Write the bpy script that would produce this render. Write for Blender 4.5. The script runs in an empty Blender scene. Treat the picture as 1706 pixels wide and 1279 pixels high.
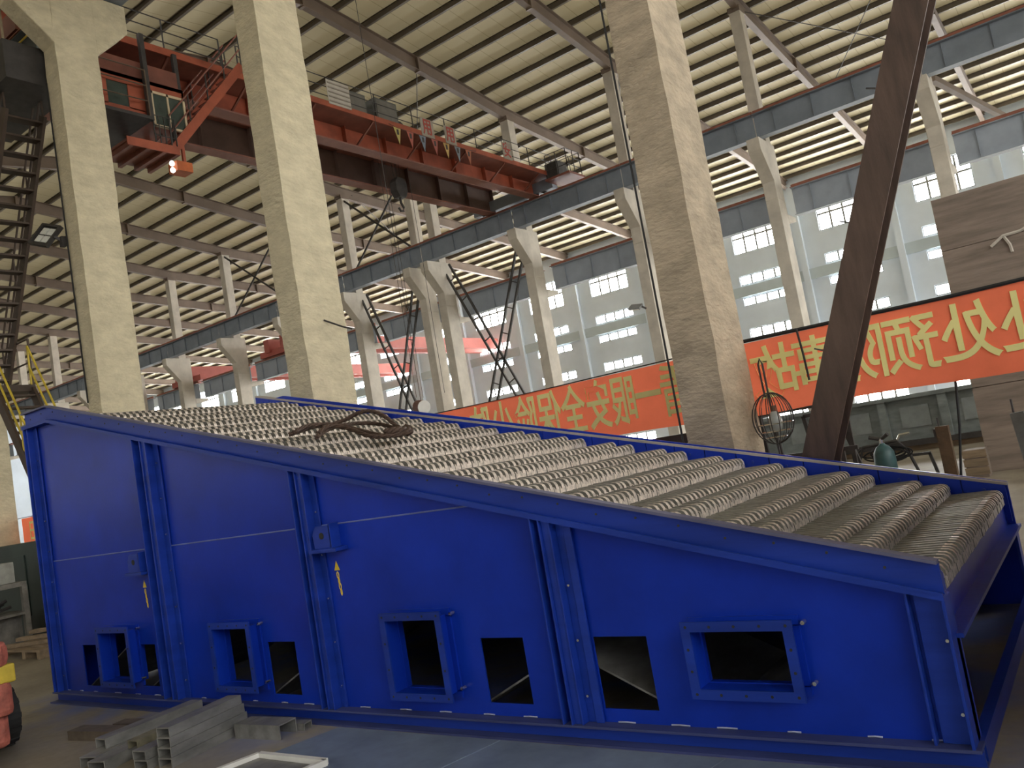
import bpy, math, random
from mathutils import Vector, Matrix

random.seed(7)
SC = bpy.context.scene
COL = SC.collection

# ------------------------------------------------------------------ camera, sky, exposure
def setup_camera():
    yaw, pitch, roll, f = -0.62268, 0.08517, -0.17125, 1375.4
    w = Vector((math.sin(yaw)*math.cos(pitch), math.cos(yaw)*math.cos(pitch), math.sin(pitch)))
    r0 = Vector((math.cos(yaw), -math.sin(yaw), 0)); u0 = r0.cross(w)
    c, s = math.cos(roll), math.sin(roll)
    r = c*r0 + s*u0; u = -s*r0 + c*u0
    cam = bpy.data.cameras.new('camera'); ob = bpy.data.objects.new('camera', cam); COL.objects.link(ob)
    cam.sensor_width = 36.0; cam.sensor_fit = 'HORIZONTAL'; cam.lens = f/1706*36.0
    cam.clip_start = 0.05; cam.clip_end = 600
    ob.matrix_world = Matrix(((r.x, u.x, -w.x, 0), (r.y, u.y, -w.y, 0), (r.z, u.z, -w.z, 1.65), (0, 0, 0, 1)))
    SC.camera = ob
setup_camera()

world = bpy.data.worlds.new('sky'); SC.world = world; world.use_nodes = True
bg = world.node_tree.nodes['Background']
bg.inputs['Color'].default_value = (1.0, 0.985, 0.94, 1); bg.inputs['Strength'].default_value = 1.0
PANE_STRENGTH = 9.0
SC.view_settings.view_transform = 'Standard'; SC.view_settings.look = 'None'
SC.view_settings.exposure = 2.4; SC.view_settings.gamma = 1.0; SC.view_settings.use_curve_mapping = False
SC.cycles.max_bounces = 8; SC.cycles.diffuse_bounces = 5; SC.cycles.glossy_bounces = 3
SC.cycles.use_denoising = True
SC.cycles.sample_clamp_indirect = 6.0

# ------------------------------------------------------------------ materials
MATS = {}
def mat(name, col, rough=0.6, metal=0.0, var=0.25, scale=4.0, bump=0.0, bscale=30.0, col2=None, stretch=(1, 1, 1), trans=0.0, detail=6.0, spec=0.5):
    if name in MATS: return MATS[name]
    m = bpy.data.materials.new(name); m.use_nodes = True
    nt = m.node_tree; N = nt.nodes; L = nt.links
    b = N['Principled BSDF']; b.inputs['Roughness'].default_value = rough; b.inputs['Metallic'].default_value = metal
    b.inputs['Specular IOR Level'].default_value = spec
    geo = N.new('ShaderNodeNewGeometry'); mp = N.new('ShaderNodeMapping'); mp.inputs['Scale'].default_value = stretch
    L.new(geo.outputs['Position'], mp.inputs['Vector'])
    no = N.new('ShaderNodeTexNoise'); no.inputs['Scale'].default_value = scale; no.inputs['Detail'].default_value = detail; no.inputs['Roughness'].default_value = 0.6
    L.new(mp.outputs['Vector'], no.inputs['Vector'])
    rp = N.new('ShaderNodeValToRGB'); rp.color_ramp.elements[0].position = 0.32; rp.color_ramp.elements[1].position = 0.68
    c2 = col2 if col2 else tuple(x*(1-var) for x in col); c1 = col if col2 else tuple(min(1, x*(1+var*0.6)) for x in col)
    rp.color_ramp.elements[0].color = (*c2, 1); rp.color_ramp.elements[1].color = (*c1, 1)
    L.new(no.outputs['Fac'], rp.inputs['Fac']); L.new(rp.outputs['Color'], b.inputs['Base Color'])
    if bump:
        n2 = N.new('ShaderNodeTexNoise'); n2.inputs['Scale'].default_value = bscale; n2.inputs['Detail'].default_value = 5
        L.new(mp.outputs['Vector'], n2.inputs['Vector'])
        bp = N.new('ShaderNodeBump'); bp.inputs['Strength'].default_value = bump; bp.inputs['Distance'].default_value = 0.03
        L.new(n2.outputs['Fac'], bp.inputs['Height']); L.new(bp.outputs['Normal'], b.inputs['Normal'])
    if trans:
        tr = N.new('ShaderNodeBsdfTranslucent'); mx = N.new('ShaderNodeMixShader'); mx.inputs['Fac'].default_value = trans
        L.new(rp.outputs['Color'], tr.inputs['Color'])
        L.new(b.outputs['BSDF'], mx.inputs[1]); L.new(tr.outputs['BSDF'], mx.inputs[2])
        L.new(mx.outputs['Shader'], N['Material Output'].inputs['Surface'])
    MATS[name] = m
    return m

def emit(name, col, strength):
    if name in MATS: return MATS[name]
    m = bpy.data.materials.new(name); m.use_nodes = True
    nt = m.node_tree; N = nt.nodes; L = nt.links
    N.remove(N['Principled BSDF'])
    e = N.new('ShaderNodeEmission'); e.inputs['Strength'].default_value = strength
    geo = N.new('ShaderNodeNewGeometry'); no = N.new('ShaderNodeTexNoise'); no.inputs['Scale'].default_value = 0.7
    L.new(geo.outputs['Position'], no.inputs['Vector'])
    rp = N.new('ShaderNodeValToRGB'); rp.color_ramp.elements[0].color = tuple(0.8*x for x in col)+(1,); rp.color_ramp.elements[1].color = (*col, 1)
    L.new(no.outputs['Fac'], rp.inputs['Fac']); L.new(rp.outputs['Color'], e.inputs['Color'])
    L.new(e.outputs['Emission'], N['Material Output'].inputs['Surface'])
    MATS[name] = m
    return m

BLUE = mat('blue_paint', (0.006, 0.034, 0.40), 0.30, 0, 0.25, 1.3, 0.02, 60, spec=0.24)
BLUEB = mat('blue_paint_beam', (0.012, 0.042, 0.33), 0.36, 0, 0.3, 2.0, 0.04, 60, stretch=(0.3, 1, 3), spec=0.28)
DUSTY = mat('dusty_lit_blue_flange', (0.13, 0.13, 0.22), 0.6, 0, 0.35, 3.0, stretch=(0.4, 2, 2))  # dust grey, paled further for light falling on the flange top
PALEB = mat('pale_blue_base', (0.05, 0.065, 0.20), 0.5, 0, 0.35, 3.0, stretch=(0.4, 2, 2))  # paler than the base web, for its flange and foot
DUSTY2 = mat('dusty_pale_flange', (0.42, 0.38, 0.36), 0.6, 0, 0.35, 1.2)
EDGE = mat('pale_blue_highlight', (0.16, 0.20, 0.46), 0.4, 0, 0.3, 6)  # pale blue painted as the highlight along the panel seams
GRATE = mat('cast_grate_iron', (0.26, 0.25, 0.225), 0.5, 0.3, 0.3, 14, 0.1, 90)
NOSE = mat('ground_grate_nose', (0.66, 0.58, 0.50), 0.42, 0.3, 0.45, 30, 0.12, 120)
CONC = mat('column_concrete', (0.62, 0.545, 0.375), 0.9, 0, 0.16, 3.0, 1.0, 10, stretch=(1, 1, 1.9), detail=10)
CONC3 = mat('column_concrete_dirty', (0.50, 0.41, 0.295), 0.9, 0, 0.26, 2.4, 1.0, 10, stretch=(1, 1, 2.2), detail=10)
CONCF = mat('far_concrete', (0.58, 0.53, 0.45), 0.9, 0, 0.18, 1.2, 0.3, 6)
STEELG = mat('grey_blue_beam_paint', (0.21, 0.24, 0.28), 0.55, 0, 0.2, 1.0)
RAILRED = mat('rail_rust', (0.30, 0.11, 0.07), 0.7, 0, 0.3, 3)
RAFT = mat('rafter_primer', (0.20, 0.15, 0.115), 0.6, 0, 0.2, 0.8)
PURL = mat('purlin_steel', (0.17, 0.145, 0.115), 0.55, 0.1, 0.2, 0.8)
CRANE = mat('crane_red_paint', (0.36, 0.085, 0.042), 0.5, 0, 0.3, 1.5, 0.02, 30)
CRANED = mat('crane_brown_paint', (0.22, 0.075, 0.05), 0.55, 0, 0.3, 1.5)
DARK = mat('dark_steel', (0.055, 0.05, 0.047), 0.6, 0.2, 0.3, 5)
BROWN = mat('brown_primer_steel', (0.10, 0.062, 0.045), 0.6, 0.1, 0.4, 2.5, 0.1, 30, stretch=(4, 4, 0.6))
RUST = mat('rusted_plate', (0.26, 0.205, 0.165), 0.7, 0.1, 0.35, 1.8, 0.15, 12, stretch=(0.5, 1, 4))
WALLB = mat('haze_paled_plaster', (0.66, 0.74, 0.83), 0.9, 0, 0.1, 0.3)  # plaster paled to stand in for haze near the far windows
FRAMEW = mat('window_frame_grey', (0.28, 0.29, 0.29), 0.5, 0, 0.1, 3)
PANE = emit('daylit_pane', (1.0, 1.0, 0.98), PANE_STRENGTH)
STEEL = mat('mill_steel', (0.26, 0.255, 0.24), 0.5, 0.4, 0.35, 8, 0.1, 60, stretch=(1, 0.4, 1))
BANNER = mat('red_banner_cloth', (0.88, 0.20, 0.10), 0.8, 0, 0.12, 1.5, trans=0.6)
YELLOW = mat('yellow_lettering', (0.95, 0.86, 0.34), 0.8, 0, 0.06, 2)
YPAINT = mat('yellow_paint', (0.62, 0.46, 0.05), 0.5, 0, 0.3, 5)
TEAL = mat('teal_paint', (0.04, 0.10, 0.105), 0.45, 0, 0.3, 6)
BLACK = mat('black_rubber', (0.02, 0.02, 0.02), 0.7, 0, 0.3, 10)
ROPE = mat('oily_wire_rope', (0.085, 0.05, 0.035), 0.6, 0.2, 0.4, 30, 0.4, 120)
GREYG = mat('grey_green_panel', (0.22, 0.25, 0.245), 0.6, 0.05, 0.3, 2.0, stretch=(1, 1, 3))
WHITE = mat('white_paint', (0.75, 0.74, 0.7), 0.5, 0, 0.1, 5)
FRED = mat('forklift_red', (0.42, 0.12, 0.085), 0.6, 0, 0.4, 12, 0.5, 30)
DGREEN = mat('dark_green_paint', (0.03, 0.05, 0.042), 0.5, 0, 0.3, 2)
WOOD = mat('old_wood', (0.26, 0.19, 0.12), 0.8, 0, 0.35, 5, 0.2, 40, stretch=(0.4, 3, 3))
GLASS = mat('dark_glass', (0.06, 0.08, 0.07), 0.1, 0, 0.3, 2)
CREAM = mat('cream_frame', (0.62, 0.50, 0.33), 0.5, 0, 0.15, 3)
CHROME = mat('bare_metal', (0.65, 0.65, 0.63), 0.25, 0.9, 0.15, 8)

def floor_mat():
    m = bpy.data.materials.new('floor_concrete'); m.use_nodes = True
    nt = m.node_tree; N = nt.nodes; L = nt.links; b = N['Principled BSDF']
    geo = N.new('ShaderNodeNewGeometry')
    n1 = N.new('ShaderNodeTexNoise'); n1.inputs['Scale'].default_value = 0.9; n1.inputs['Detail'].default_value = 8
    n2 = N.new('ShaderNodeTexNoise'); n2.inputs['Scale'].default_value = 14; n2.inputs['Detail'].default_value = 6
    L.new(geo.outputs['Position'], n1.inputs['Vector']); L.new(geo.outputs['Position'], n2.inputs['Vector'])
    r1 = N.new('ShaderNodeValToRGB'); r1.color_ramp.elements[0].color = (0.19, 0.16, 0.115, 1); r1.color_ramp.elements[1].color = (0.36, 0.315, 0.235, 1)
    r1.color_ramp.elements[0].position = 0.3; r1.color_ramp.elements[1].position = 0.7
    L.new(n1.outputs['Fac'], r1.inputs['Fac'])
    r2 = N.new('ShaderNodeValToRGB'); r2.color_ramp.elements[0].color = (0.7, 0.7, 0.7, 1); r2.color_ramp.elements[1].color = (1.15, 1.15, 1.15, 1)
    L.new(n2.outputs['Fac'], r2.inputs['Fac'])
    mu = N.new('ShaderNodeMix'); mu.data_type = 'RGBA'; mu.blend_type = 'MULTIPLY'; mu.inputs['Factor'].default_value = 1
    L.new(r1.outputs['Color'], mu.inputs['A']); L.new(r2.outputs['Color'], mu.inputs['B'])
    # blue overspray left on the floor beside the painted machine
    sep = N.new('ShaderNodeSeparateXYZ'); L.new(geo.outputs['Position'], sep.inputs['Vector'])
    my = N.new('ShaderNodeMapRange'); my.inputs['From Min'].default_value = 2.9; my.inputs['From Max'].default_value = 3.95
    L.new(sep.outputs['Y'], my.inputs['Value'])
    n3 = N.new('ShaderNodeTexNoise'); n3.inputs['Scale'].default_value = 1.6; n3.inputs['Detail'].default_value = 7
    L.new(geo.outputs['Position'], n3.inputs['Vector'])
    r3 = N.new('ShaderNodeValToRGB'); r3.color_ramp.elements[0].position = 0.42; r3.color_ramp.elements[1].position = 0.62
    L.new(n3.outputs['Fac'], r3.inputs['Fac'])
    mm = N.new('ShaderNodeMath'); mm.operation = 'MULTIPLY'; L.new(my.outputs['Result'], mm.inputs[0]); L.new(r3.outputs['Color'], mm.inputs[1])
    mx2 = N.new('ShaderNodeMapRange'); mx2.inputs['From Min'].default_value = -9.7; mx2.inputs['From Max'].default_value = -8.9
    L.new(sep.outputs['X'], mx2.inputs['Value'])
    my2 = N.new('ShaderNodeMapRange'); my2.inputs['From Min'].default_value = 7.0; my2.inputs['From Max'].default_value = 6.6
    L.new(sep.outputs['Y'], my2.inputs['Value'])
    m3 = N.new('ShaderNodeMath'); m3.operation = 'MULTIPLY'; L.new(mm.outputs[0], m3.inputs[0]); L.new(mx2.outputs['Result'], m3.inputs[1])
    m4 = N.new('ShaderNodeMath'); m4.operation = 'MULTIPLY'; L.new(m3.outputs[0], m4.inputs[0]); L.new(my2.outputs['Result'], m4.inputs[1])
    m5 = N.new('ShaderNodeMath'); m5.operation = 'MULTIPLY'; m5.inputs[1].default_value = 0.75; L.new(m4.outputs[0], m5.inputs[0])
    mb = N.new('ShaderNodeMix'); mb.data_type = 'RGBA'; mb.inputs['B'].default_value = (0.10, 0.16, 0.42, 1)
    L.new(m5.outputs[0], mb.inputs['Factor']); L.new(mu.outputs['Result'], mb.inputs['A'])
    L.new(mb.outputs['Result'], b.inputs['Base Color']); b.inputs['Roughness'].default_value = 0.55
    bp = N.new('ShaderNodeBump'); bp.inputs['Strength'].default_value = 0.15; L.new(n2.outputs['Fac'], bp.inputs['Height']); L.new(bp.outputs['Normal'], b.inputs['Normal'])
    return m

def roof_mat():
    m = bpy.data.materials.new('roof_sheet'); m.use_nodes = True
    nt = m.node_tree; N = nt.nodes; L = nt.links; b = N['Principled BSDF']; b.inputs['Roughness'].default_value = 0.6
    geo = N.new('ShaderNodeNewGeometry')
    n1 = N.new('ShaderNodeTexNoise'); n1.inputs['Scale'].default_value = 0.25; n1.inputs['Detail'].default_value = 3
    L.new(geo.outputs['Position'], n1.inputs['Vector'])
    r1 = N.new('ShaderNodeValToRGB'); r1.color_ramp.elements[0].color = (0.46, 0.39, 0.235, 1); r1.color_ramp.elements[1].color = (0.52, 0.465, 0.31, 1)
    L.new(n1.outputs['Fac'], r1.inputs['Fac'])
    wv = N.new('ShaderNodeTexWave'); wv.wave_type = 'BANDS'; wv.bands_direction = 'X'; wv.wave_profile = 'SAW'; wv.inputs['Scale'].default_value = 0.31*1.15
    L.new(geo.outputs['Position'], wv.inputs['Vector'])
    r2 = N.new('ShaderNodeValToRGB'); r2.color_ramp.elements[0].color = (0.55, 0.5, 0.42, 1); r2.color_ramp.elements[1].color = (1, 1, 1, 1)
    r2.color_ramp.elements[0].position = 0.0; r2.color_ramp.elements[1].position = 0.05
    L.new(wv.outputs['Fac'], r2.inputs['Fac'])
    mu = N.new('ShaderNodeMix'); mu.data_type = 'RGBA'; mu.blend_type = 'MULTIPLY'; mu.inputs['Factor'].default_value = 1
    L.new(r1.outputs['Color'], mu.inputs['A']); L.new(r2.outputs['Color'], mu.inputs['B'])
    L.new(mu.outputs['Result'], b.inputs['Base Color'])
    # thin sheet made slightly translucent so sky light brightens the ceiling
    tr = N.new('ShaderNodeBsdfTranslucent'); L.new(mu.outputs['Result'], tr.inputs['Color'])
    mx = N.new('ShaderNodeMixShader'); mx.inputs['Fac'].default_value = 0.04
    L.new(b.outputs['BSDF'], mx.inputs[1]); L.new(tr.outputs['BSDF'], mx.inputs[2]); L.new(mx.outputs['Shader'], N['Material Output'].inputs['Surface'])
    return m
FLOOR = floor_mat(); ROOF = roof_mat()

# ------------------------------------------------------------------ mesh helpers
class MB:
    def __init__(s): s.v = []; s.f = []
    def add(s, vs, fs):
        n = len(s.v); s.v += [tuple(v) for v in vs]; s.f += [tuple(i+n for i in f) for f in fs]; return s
    def box(s, x0, x1, y0, y1, z0, z1):
        return s.add([(x0,y0,z0),(x1,y0,z0),(x1,y1,z0),(x0,y1,z0),(x0,y0,z1),(x1,y0,z1),(x1,y1,z1),(x0,y1,z1)],
                     [(0,3,2,1),(4,5,6,7),(0,1,5,4),(1,2,6,5),(2,3,7,6),(3,0,4,7)])
    def prism(s, poly, axis, a, b):
        # poly: 2-D outline; axis 0: (y,z), 1: (x,z), 2: (x,y); extruded from a to b
        def P(p, t): return ((t,p[0],p[1]), (p[0],t,p[1]), (p[0],p[1],t))[axis]
        n = len(poly); vs = [P(p, a) for p in poly]+[P(p, b) for p in poly]
        fs = [tuple(range(n)), tuple(range(2*n-1, n-1, -1))]+[(i+n, (i+1) % n+n, (i+1) % n, i) for i in range(n)]
        return s.add(vs, fs)
    def bar(s, p0, p1, w, h, up=(0,0,1)):
        p0, p1 = Vector(p0), Vector(p1); d = (p1-p0).normalized(); up = Vector(up)
        if abs(d.dot(up)) > 0.99: up = Vector((0,1,0))
        sd = d.cross(up).normalized(); u = sd.cross(d)
        vs = []
        for p in (p0, p1):
            for a, b in ((-1,-1),(1,-1),(1,1),(-1,1)): vs.append(p+sd*(a*w/2)+u*(b*h/2))
        return s.add(vs, [(0,1,2,3),(7,6,5,4),(0,4,5,1),(1,5,6,2),(2,6,7,3),(3,7,4,0)])
    def ibeam(s, p0, p1, h, w, tf=0.02, tw=0.012, up=(0,0,1)):
        p0, p1 = Vector(p0), Vector(p1); d = (p1-p0).normalized(); sd = d.cross(Vector(up)).normalized(); u = sd.cross(d)
        o = u*(h/2-tf/2)
        s.bar(p0+o, p1+o, w, tf, up); s.bar(p0-o, p1-o, w, tf, up); s.bar(p0, p1, tw, h-2*tf, up)
        return s
    def chan(s, p0, p1, h, w, t=0.008, side=1, up=(0,0,1)):
        p0, p1 = Vector(p0), Vector(p1); d = (p1-p0).normalized(); sd = d.cross(Vector(up)).normalized(); u = sd.cross(d)
        s.bar(p0-sd*side*(w/2-t/2), p1-sd*side*(w/2-t/2), t, h, up)
        for q in (1, -1): s.bar(p0+u*q*(h/2-t/2)+sd*side*t/2, p1+u*q*(h/2-t/2)+sd*side*t/2, w-t, t, up)
        return s
    def tube(s, pts, r, n=6, closed=False):
        pts = [Vector(p) for p in pts]; m = len(pts); rings = []
        for i, p in enumerate(pts):
            a = pts[(i-1) % m] if (closed or i > 0) else p; b = pts[(i+1) % m] if (closed or i < m-1) else p
            d = (b-a).normalized(); up = Vector((0,0,1)) if abs(d.z) < 0.9 else Vector((0,1,0))
            x = d.cross(up).normalized(); y = x.cross(d)
            rr = r[i] if isinstance(r, (list, tuple)) else r
            rings.append([p+(x*math.cos(2*math.pi*k/n)+y*math.sin(2*math.pi*k/n))*rr for k in range(n)])
        vs = [v for g in rings for v in g]; fs = []
        for i in range(m if closed else m-1):
            j = (i+1) % m
            for k in range(n): fs.append((i*n+k, i*n+(k+1) % n, j*n+(k+1) % n, j*n+k))
        if not closed: fs += [tuple(range(n-1, -1, -1)), tuple((m-1)*n+k for k in range(n))]
        return s.add(vs, fs)
    def lathe(s, prof, c, n=16):
        vs = [(c[0]+r*math.cos(2*math.pi*k/n), c[1]+r*math.sin(2*math.pi*k/n), c[2]+z) for r, z in prof for k in range(n)]
        fs = [(i*n+k, i*n+(k+1) % n, (i+1)*n+(k+1) % n, (i+1)*n+k) for i in range(len(prof)-1) for k in range(n)]
        fs += [tuple(range(n-1, -1, -1)), tuple((len(prof)-1)*n+k for k in range(n))]
        return s.add(vs, fs)
    def mesh(s, name, m, smooth=False):
        me = bpy.data.meshes.new(name); me.from_pydata(s.v, [], s.f); me.update()
        me.materials.append(m)
        if smooth:
            for p in me.polygons: p.use_smooth = True
        return me
    def build(s, name, m, parent=None, smooth=False, bevel=0):
        return place(name, s.mesh(name, m, smooth), parent, bevel=bevel)

def place(name, data, parent=None, loc=None, rot=None, bevel=0):
    o = bpy.data.objects.new(name, data); COL.objects.link(o)
    if loc: o.location = loc
    if rot: o.rotation_euler = rot
    if parent is not None:
        o.parent = parent
        if parent.get('_root'): o.matrix_parent_inverse = Matrix.Translation(-parent.location)
    if bevel:
        b = o.modifiers.new('edge', 'BEVEL'); b.width = bevel; b.segments = 2; b.limit_method = 'ANGLE'
    return o
def tag(o, label, cat=None, group=None, kind=None):
    o['label'] = label
    if cat: o['category'] = cat
    if group: o['group'] = group
    if kind: o['kind'] = kind
    return o
def root(name, loc, label, cat, group=None, kind=None):
    o = bpy.data.objects.new(name, None); COL.objects.link(o); o.location = loc; o['_root'] = 1
    o.empty_display_size = 0.2
    return tag(o, label, cat, group, kind)
TXT = {}
def text_mesh(ch, size, offset, extrude, m, name):
    key = (ch, round(size, 3), round(offset, 4), round(extrude, 4), m.name)
    if key not in TXT:
        c = bpy.data.curves.new(name, 'FONT'); c.body = ch; c.size = size; c.align_x = 'CENTER'; c.align_y = 'CENTER'; c.offset = offset; c.extrude = extrude
        o = bpy.data.objects.new(name, c); COL.objects.link(o); bpy.context.view_layer.update()
        me = bpy.data.meshes.new_from_object(o.evaluated_get(bpy.context.evaluated_depsgraph_get()))
        me.materials.clear(); me.materials.append(m); me.name = name
        bpy.data.objects.remove(o); bpy.data.curves.remove(c); TXT[key] = me
    return TXT[key]
ORD = ['first', 'second', 'third', 'fourth', 'fifth', 'sixth', 'seventh', 'eighth', 'ninth', 'tenth', 'eleventh', 'twelfth', 'thirteenth', 'fourteenth', 'fifteenth', 'sixteenth', 'seventeenth', 'eighteenth']

# ------------------------------------------------------------------ the hall
XE, XW = 14.0, -112.0                    # open end, far end
YA, YB, YC = 8.4, 33.3, 57.4             # column lines and back wall
def raft_z(Y):
    if Y >= YB: return 18.3-0.065*(Y-YB)
    if Y >= 20.8: return 18.3+0.12*(YB-Y)
    return 18.3+0.12*(YB-20.8)-0.12*(20.8-Y)

tag(MB().box(-220, 120, -90, 180, -0.3, 0).build('floor', FLOOR), 'dusty grey concrete workshop floor with blue overspray', 'floor', kind='structure')

ceil = root('ceiling', (-49, YB, 18.3), 'beige sheet metal roof on dark purlins and rafters', 'ceiling', kind='structure')
def sheet(y0, y1, zf, name='roof_sheet'):
    z0, z1 = zf(y0)+0.47, zf(y1)+0.47
    MB().add([(XW, y0, z0), (XE, y0, z0), (XE, y1, z1), (XW, y1, z1)], [(0, 1, 2, 3)]).build(name, ROOF, ceil)
sheet(YA-0.4, 20.8, raft_z); sheet(20.8, YB, raft_z); sheet(YB, YC+0.6, raft_z)
sheet(-17, YA-0.4, lambda y: 17.0)
pm = {}
def purlin(Y):
    z = raft_z(Y)+0.35
    MB().chan((XW, Y, z), (XE, Y, z), 0.26, 0.11, 0.012).build('purlin', PURL, ceil)
Y = YA+0.6
while Y < YC-0.3:
    purlin(Y); Y += 1.5
GX = [-3.43-6.02*k for k in range(18)]
for i, X in enumerate(GX):
    for a, b in ((YA, 20.8), (20.8, YB), (YB, YC)):
        MB().ibeam((X, a, raft_z(a+1e-4)-0.07), (X, b, raft_z(b-1e-4)-0.07), 0.62, 0.26, 0.03, 0.02).build('rafter', RAFT, ceil)
    for yb in (20.8, 27.0, 40.5):
        z = raft_z(yb); MB().box(X-0.14, X+0.14, yb-0.06, yb+0.06, z-0.42, z+0.25).build('splice_plate', RAFT, ceil)
# round tie rods crossing under the roof
for (x0, y0, x1, y1) in ((-21.5, 27, -27.5, 33.3), (-3.4, 34, -9.5, 46), (-9.5, 34, -3.4, 46), (-15.5, 34, -21.5, 46), (-33.5, 34, -39.5, 46)):
    MB().tube([(x0, y0, raft_z(y0)-0.05), (x1, y1, raft_z(y1)-0.05)], 0.022, 5).build('tie_rod', DARK, ceil)

# walls -----------------------------------------------------------
WZ = [(12.95, 15.2, 4, 2), (10.72, 11.38, 4, 1), (9.22, 9.8, 4, 1), (6.92, 7.6, 4, 1), (0.45, 1.7, 4, 1)]
WX = [-1.9-6.02*k for k in range(18)]      # left edges of the window columns; farthest ones added to brighten the far left
WW = 3.35
def wall_with_holes(name, xs, zs, y0, y1, z0, z1, xa, xb, m, label):
    mb = MB(); cx = sorted({xa, xb, *[q for x in xs for q in (x, x+WW) if xa < q < xb]}); cz = sorted({z0, z1, *[q for a in zs for q in a[:2]]})
    for i in range(len(cx)-1):
        for k in range(len(cz)-1):
            mx, mz = (cx[i]+cx[i+1])/2, (cz[k]+cz[k+1])/2
            if any(x < mx < x+WW for x in xs) and any(a[0] < mz < a[1] for a in zs): continue
            mb.box(cx[i], cx[i+1], y0, y1, cz[k], cz[k+1])
    return tag(mb.build(name, m), label, 'wall', kind='structure')
wb = wall_with_holes('wall_back', WX, WZ, YC, YC+0.3, 0, 17.3, XW, XE, WALLB, 'pale blue-grey plaster back wall with rows of bright windows')
tag(MB().box(XW-0.3, XW, -17, YC+0.3, 0, 21).build('wall_end', WALLB), 'pale end wall far down the long hall', 'wall', kind='structure')
FWX = [-62+9*k for k in range(9)]
wall_with_holes('wall_front', FWX, [(3.2, 6.2, 4, 2), (9.5, 12.0, 4, 2)], -17.3, -17, 0, 18, XW, XE, mat('dark_shed_wall', (0.16, 0.15, 0.13), 0.9, 0, 0.2, 0.5), 'plaster wall behind the viewer with open bays shaped for the light')  # unseen wall, kept dark with open bays to shape reflected light
wr = MB()
for a, b, c, d in ((-17, YC, 0, 5.0), (-17, YC, 13.5, 21), (-17, -14, 5, 13.5), (6, 10, 5, 13.5), (31, 36, 5, 13.5)): wr.box(XE, XE+0.3, a, b, c, d)
tag(wr.build('wall_right', WALLB), 'plaster end wall out of view with three large open bays shaped for the light', 'wall', kind='structure')  # unseen wall, solid low and open higher up to shape the light
ROWN = ['tall eight-pane top-row', 'low second-row', 'low third-row', 'low fourth-row', 'floor-level']
n = 0
for r, (z0, z1, nx, nz) in enumerate(WZ):
    pw, ph = WW/nx, (z1-z0)/nz
    fb = MB()
    for k in range(nx+1): fb.box(k*pw-0.065, k*pw+0.065, -0.04, 0.04, 0, z1-z0)
    for k in range(nz+1): fb.box(0, WW, -0.035, 0.035, k*ph-0.07, k*ph+0.07)
    fme = fb.mesh('window_frame', FRAMEW); pme = MB().box(0, pw, -0.006, 0.006, 0, ph).mesh('pane', PANE)
    for c, x in enumerate(WX):
        n += 1
        w = root('window_%d' % n, (x, YC+0.1, z0), 'bright %s window in back wall, %s column from the rusty plate stack' % (ROWN[r], ORD[c]), 'window', 'back wall windows', 'structure')
        place('window_frame', fme, w, (x, YC+0.1, z0))
        for i in range(nx):
            for k in range(nz): place('pane', pme, w, (x+i*pw, YC+0.12, z0+k*ph))
# horizontal tie beams and pilasters on the back wall
for k in range(14):
    X = -3.25-6.02*k
    tag(MB().box(X-0.2, X+0.2, YC-0.35, YC, 0, 16.6).build('wall_pilaster', WALLB), 'pale wall pilaster between back wall windows, %s counted from the rusty plate stack' % ORD[k], 'pilaster', 'wall pilasters', 'structure')
tag(MB().box(XW, XE, YC-0.12, YC, 9.9, 10.62).build('trim_1', mat('band_paint', (0.50, 0.58, 0.62), 0.9, 0, 0.1, 0.5)), 'blue-grey ring beam band between the low window rows', 'beam', kind='structure')

# near row of concrete columns --------------------------------------
def near_col(X, m, label, w=0.48):
    r = root('concrete_column', (X, YA, 0), label, 'column', 'near row of concrete crane columns', 'structure')
    y0, y1 = 8.0, 8.85
    # rough shaft: stacked rings with small offsets so that edges are uneven
    def shaft(name, x0, x1, ya, yb, za, zb, step=0.35, j=0.008):
        mb = MB(); N = max(2, int((zb-za)/step)); rows = []
        for i in range(N+1):
            z = za+(zb-za)*i/N; jj = lambda: random.uniform(-j, j)
            row = []
            for (px, py) in ((x0, ya), ((x0+x1)/2, ya), (x1, ya), (x1, (ya+yb)/2), (x1, yb), ((x0+x1)/2, yb), (x0, yb), (x0, (ya+yb)/2)):
                row.append((px+jj(), py+jj(), z))
            rows.append(row)
        vs = [p for rr in rows for p in rr]; fs = []
        for i in range(N):
            for k in range(8): fs.append((i*8+k, i*8+(k+1) % 8, (i+1)*8+(k+1) % 8, (i+1)*8+k))
        fs += [tuple(range(7, -1, -1)), tuple(N*8+k for k in range(8))]
        return mb.add(vs, fs).build(name, m, r)
    shaft('shaft', X-w/2, X+w/2, y0, y1, 0, 12.35)
    shaft('upper_shaft', X-w/2, X+w/2, y0+0.17, y1-0.17, 12.35, 18.2)
    MB().prism([(y0+0.01, 11.05), (y0+0.01, 12.35), (y0-0.75, 12.35), (y0-0.75, 11.75)], 0, X-w/2, X+w/2).build('corbel', m, r, bevel=0.02)
    MB().prism([(y1-0.01, 11.05), (y1+0.72, 11.75), (y1+0.72, 12.35), (y1-0.01, 12.35)], 0, X-w/2, X+w/2).build('corbel', m, r, bevel=0.02)
    return r
near_col(-3.41, CONC3, 'rough stained concrete column nearest the red banners')
c2_ = near_col(-9.52, CONC, 'rough pale concrete column in the middle of the near row')
MB().tube([(-9.28, 8.42, 4.13), (-9.12, 8.62, 4.0), (-9.05, 8.75, 3.95)], 0.014, 6).build('rebar_stub', DARK, c2_)
near_col(-15.39, CONC, 'pale concrete column with flared corbels beside the crane access stair')
near_col(-21.45, CONC, 'pale concrete column seen past the high end of the blue machine')

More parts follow.
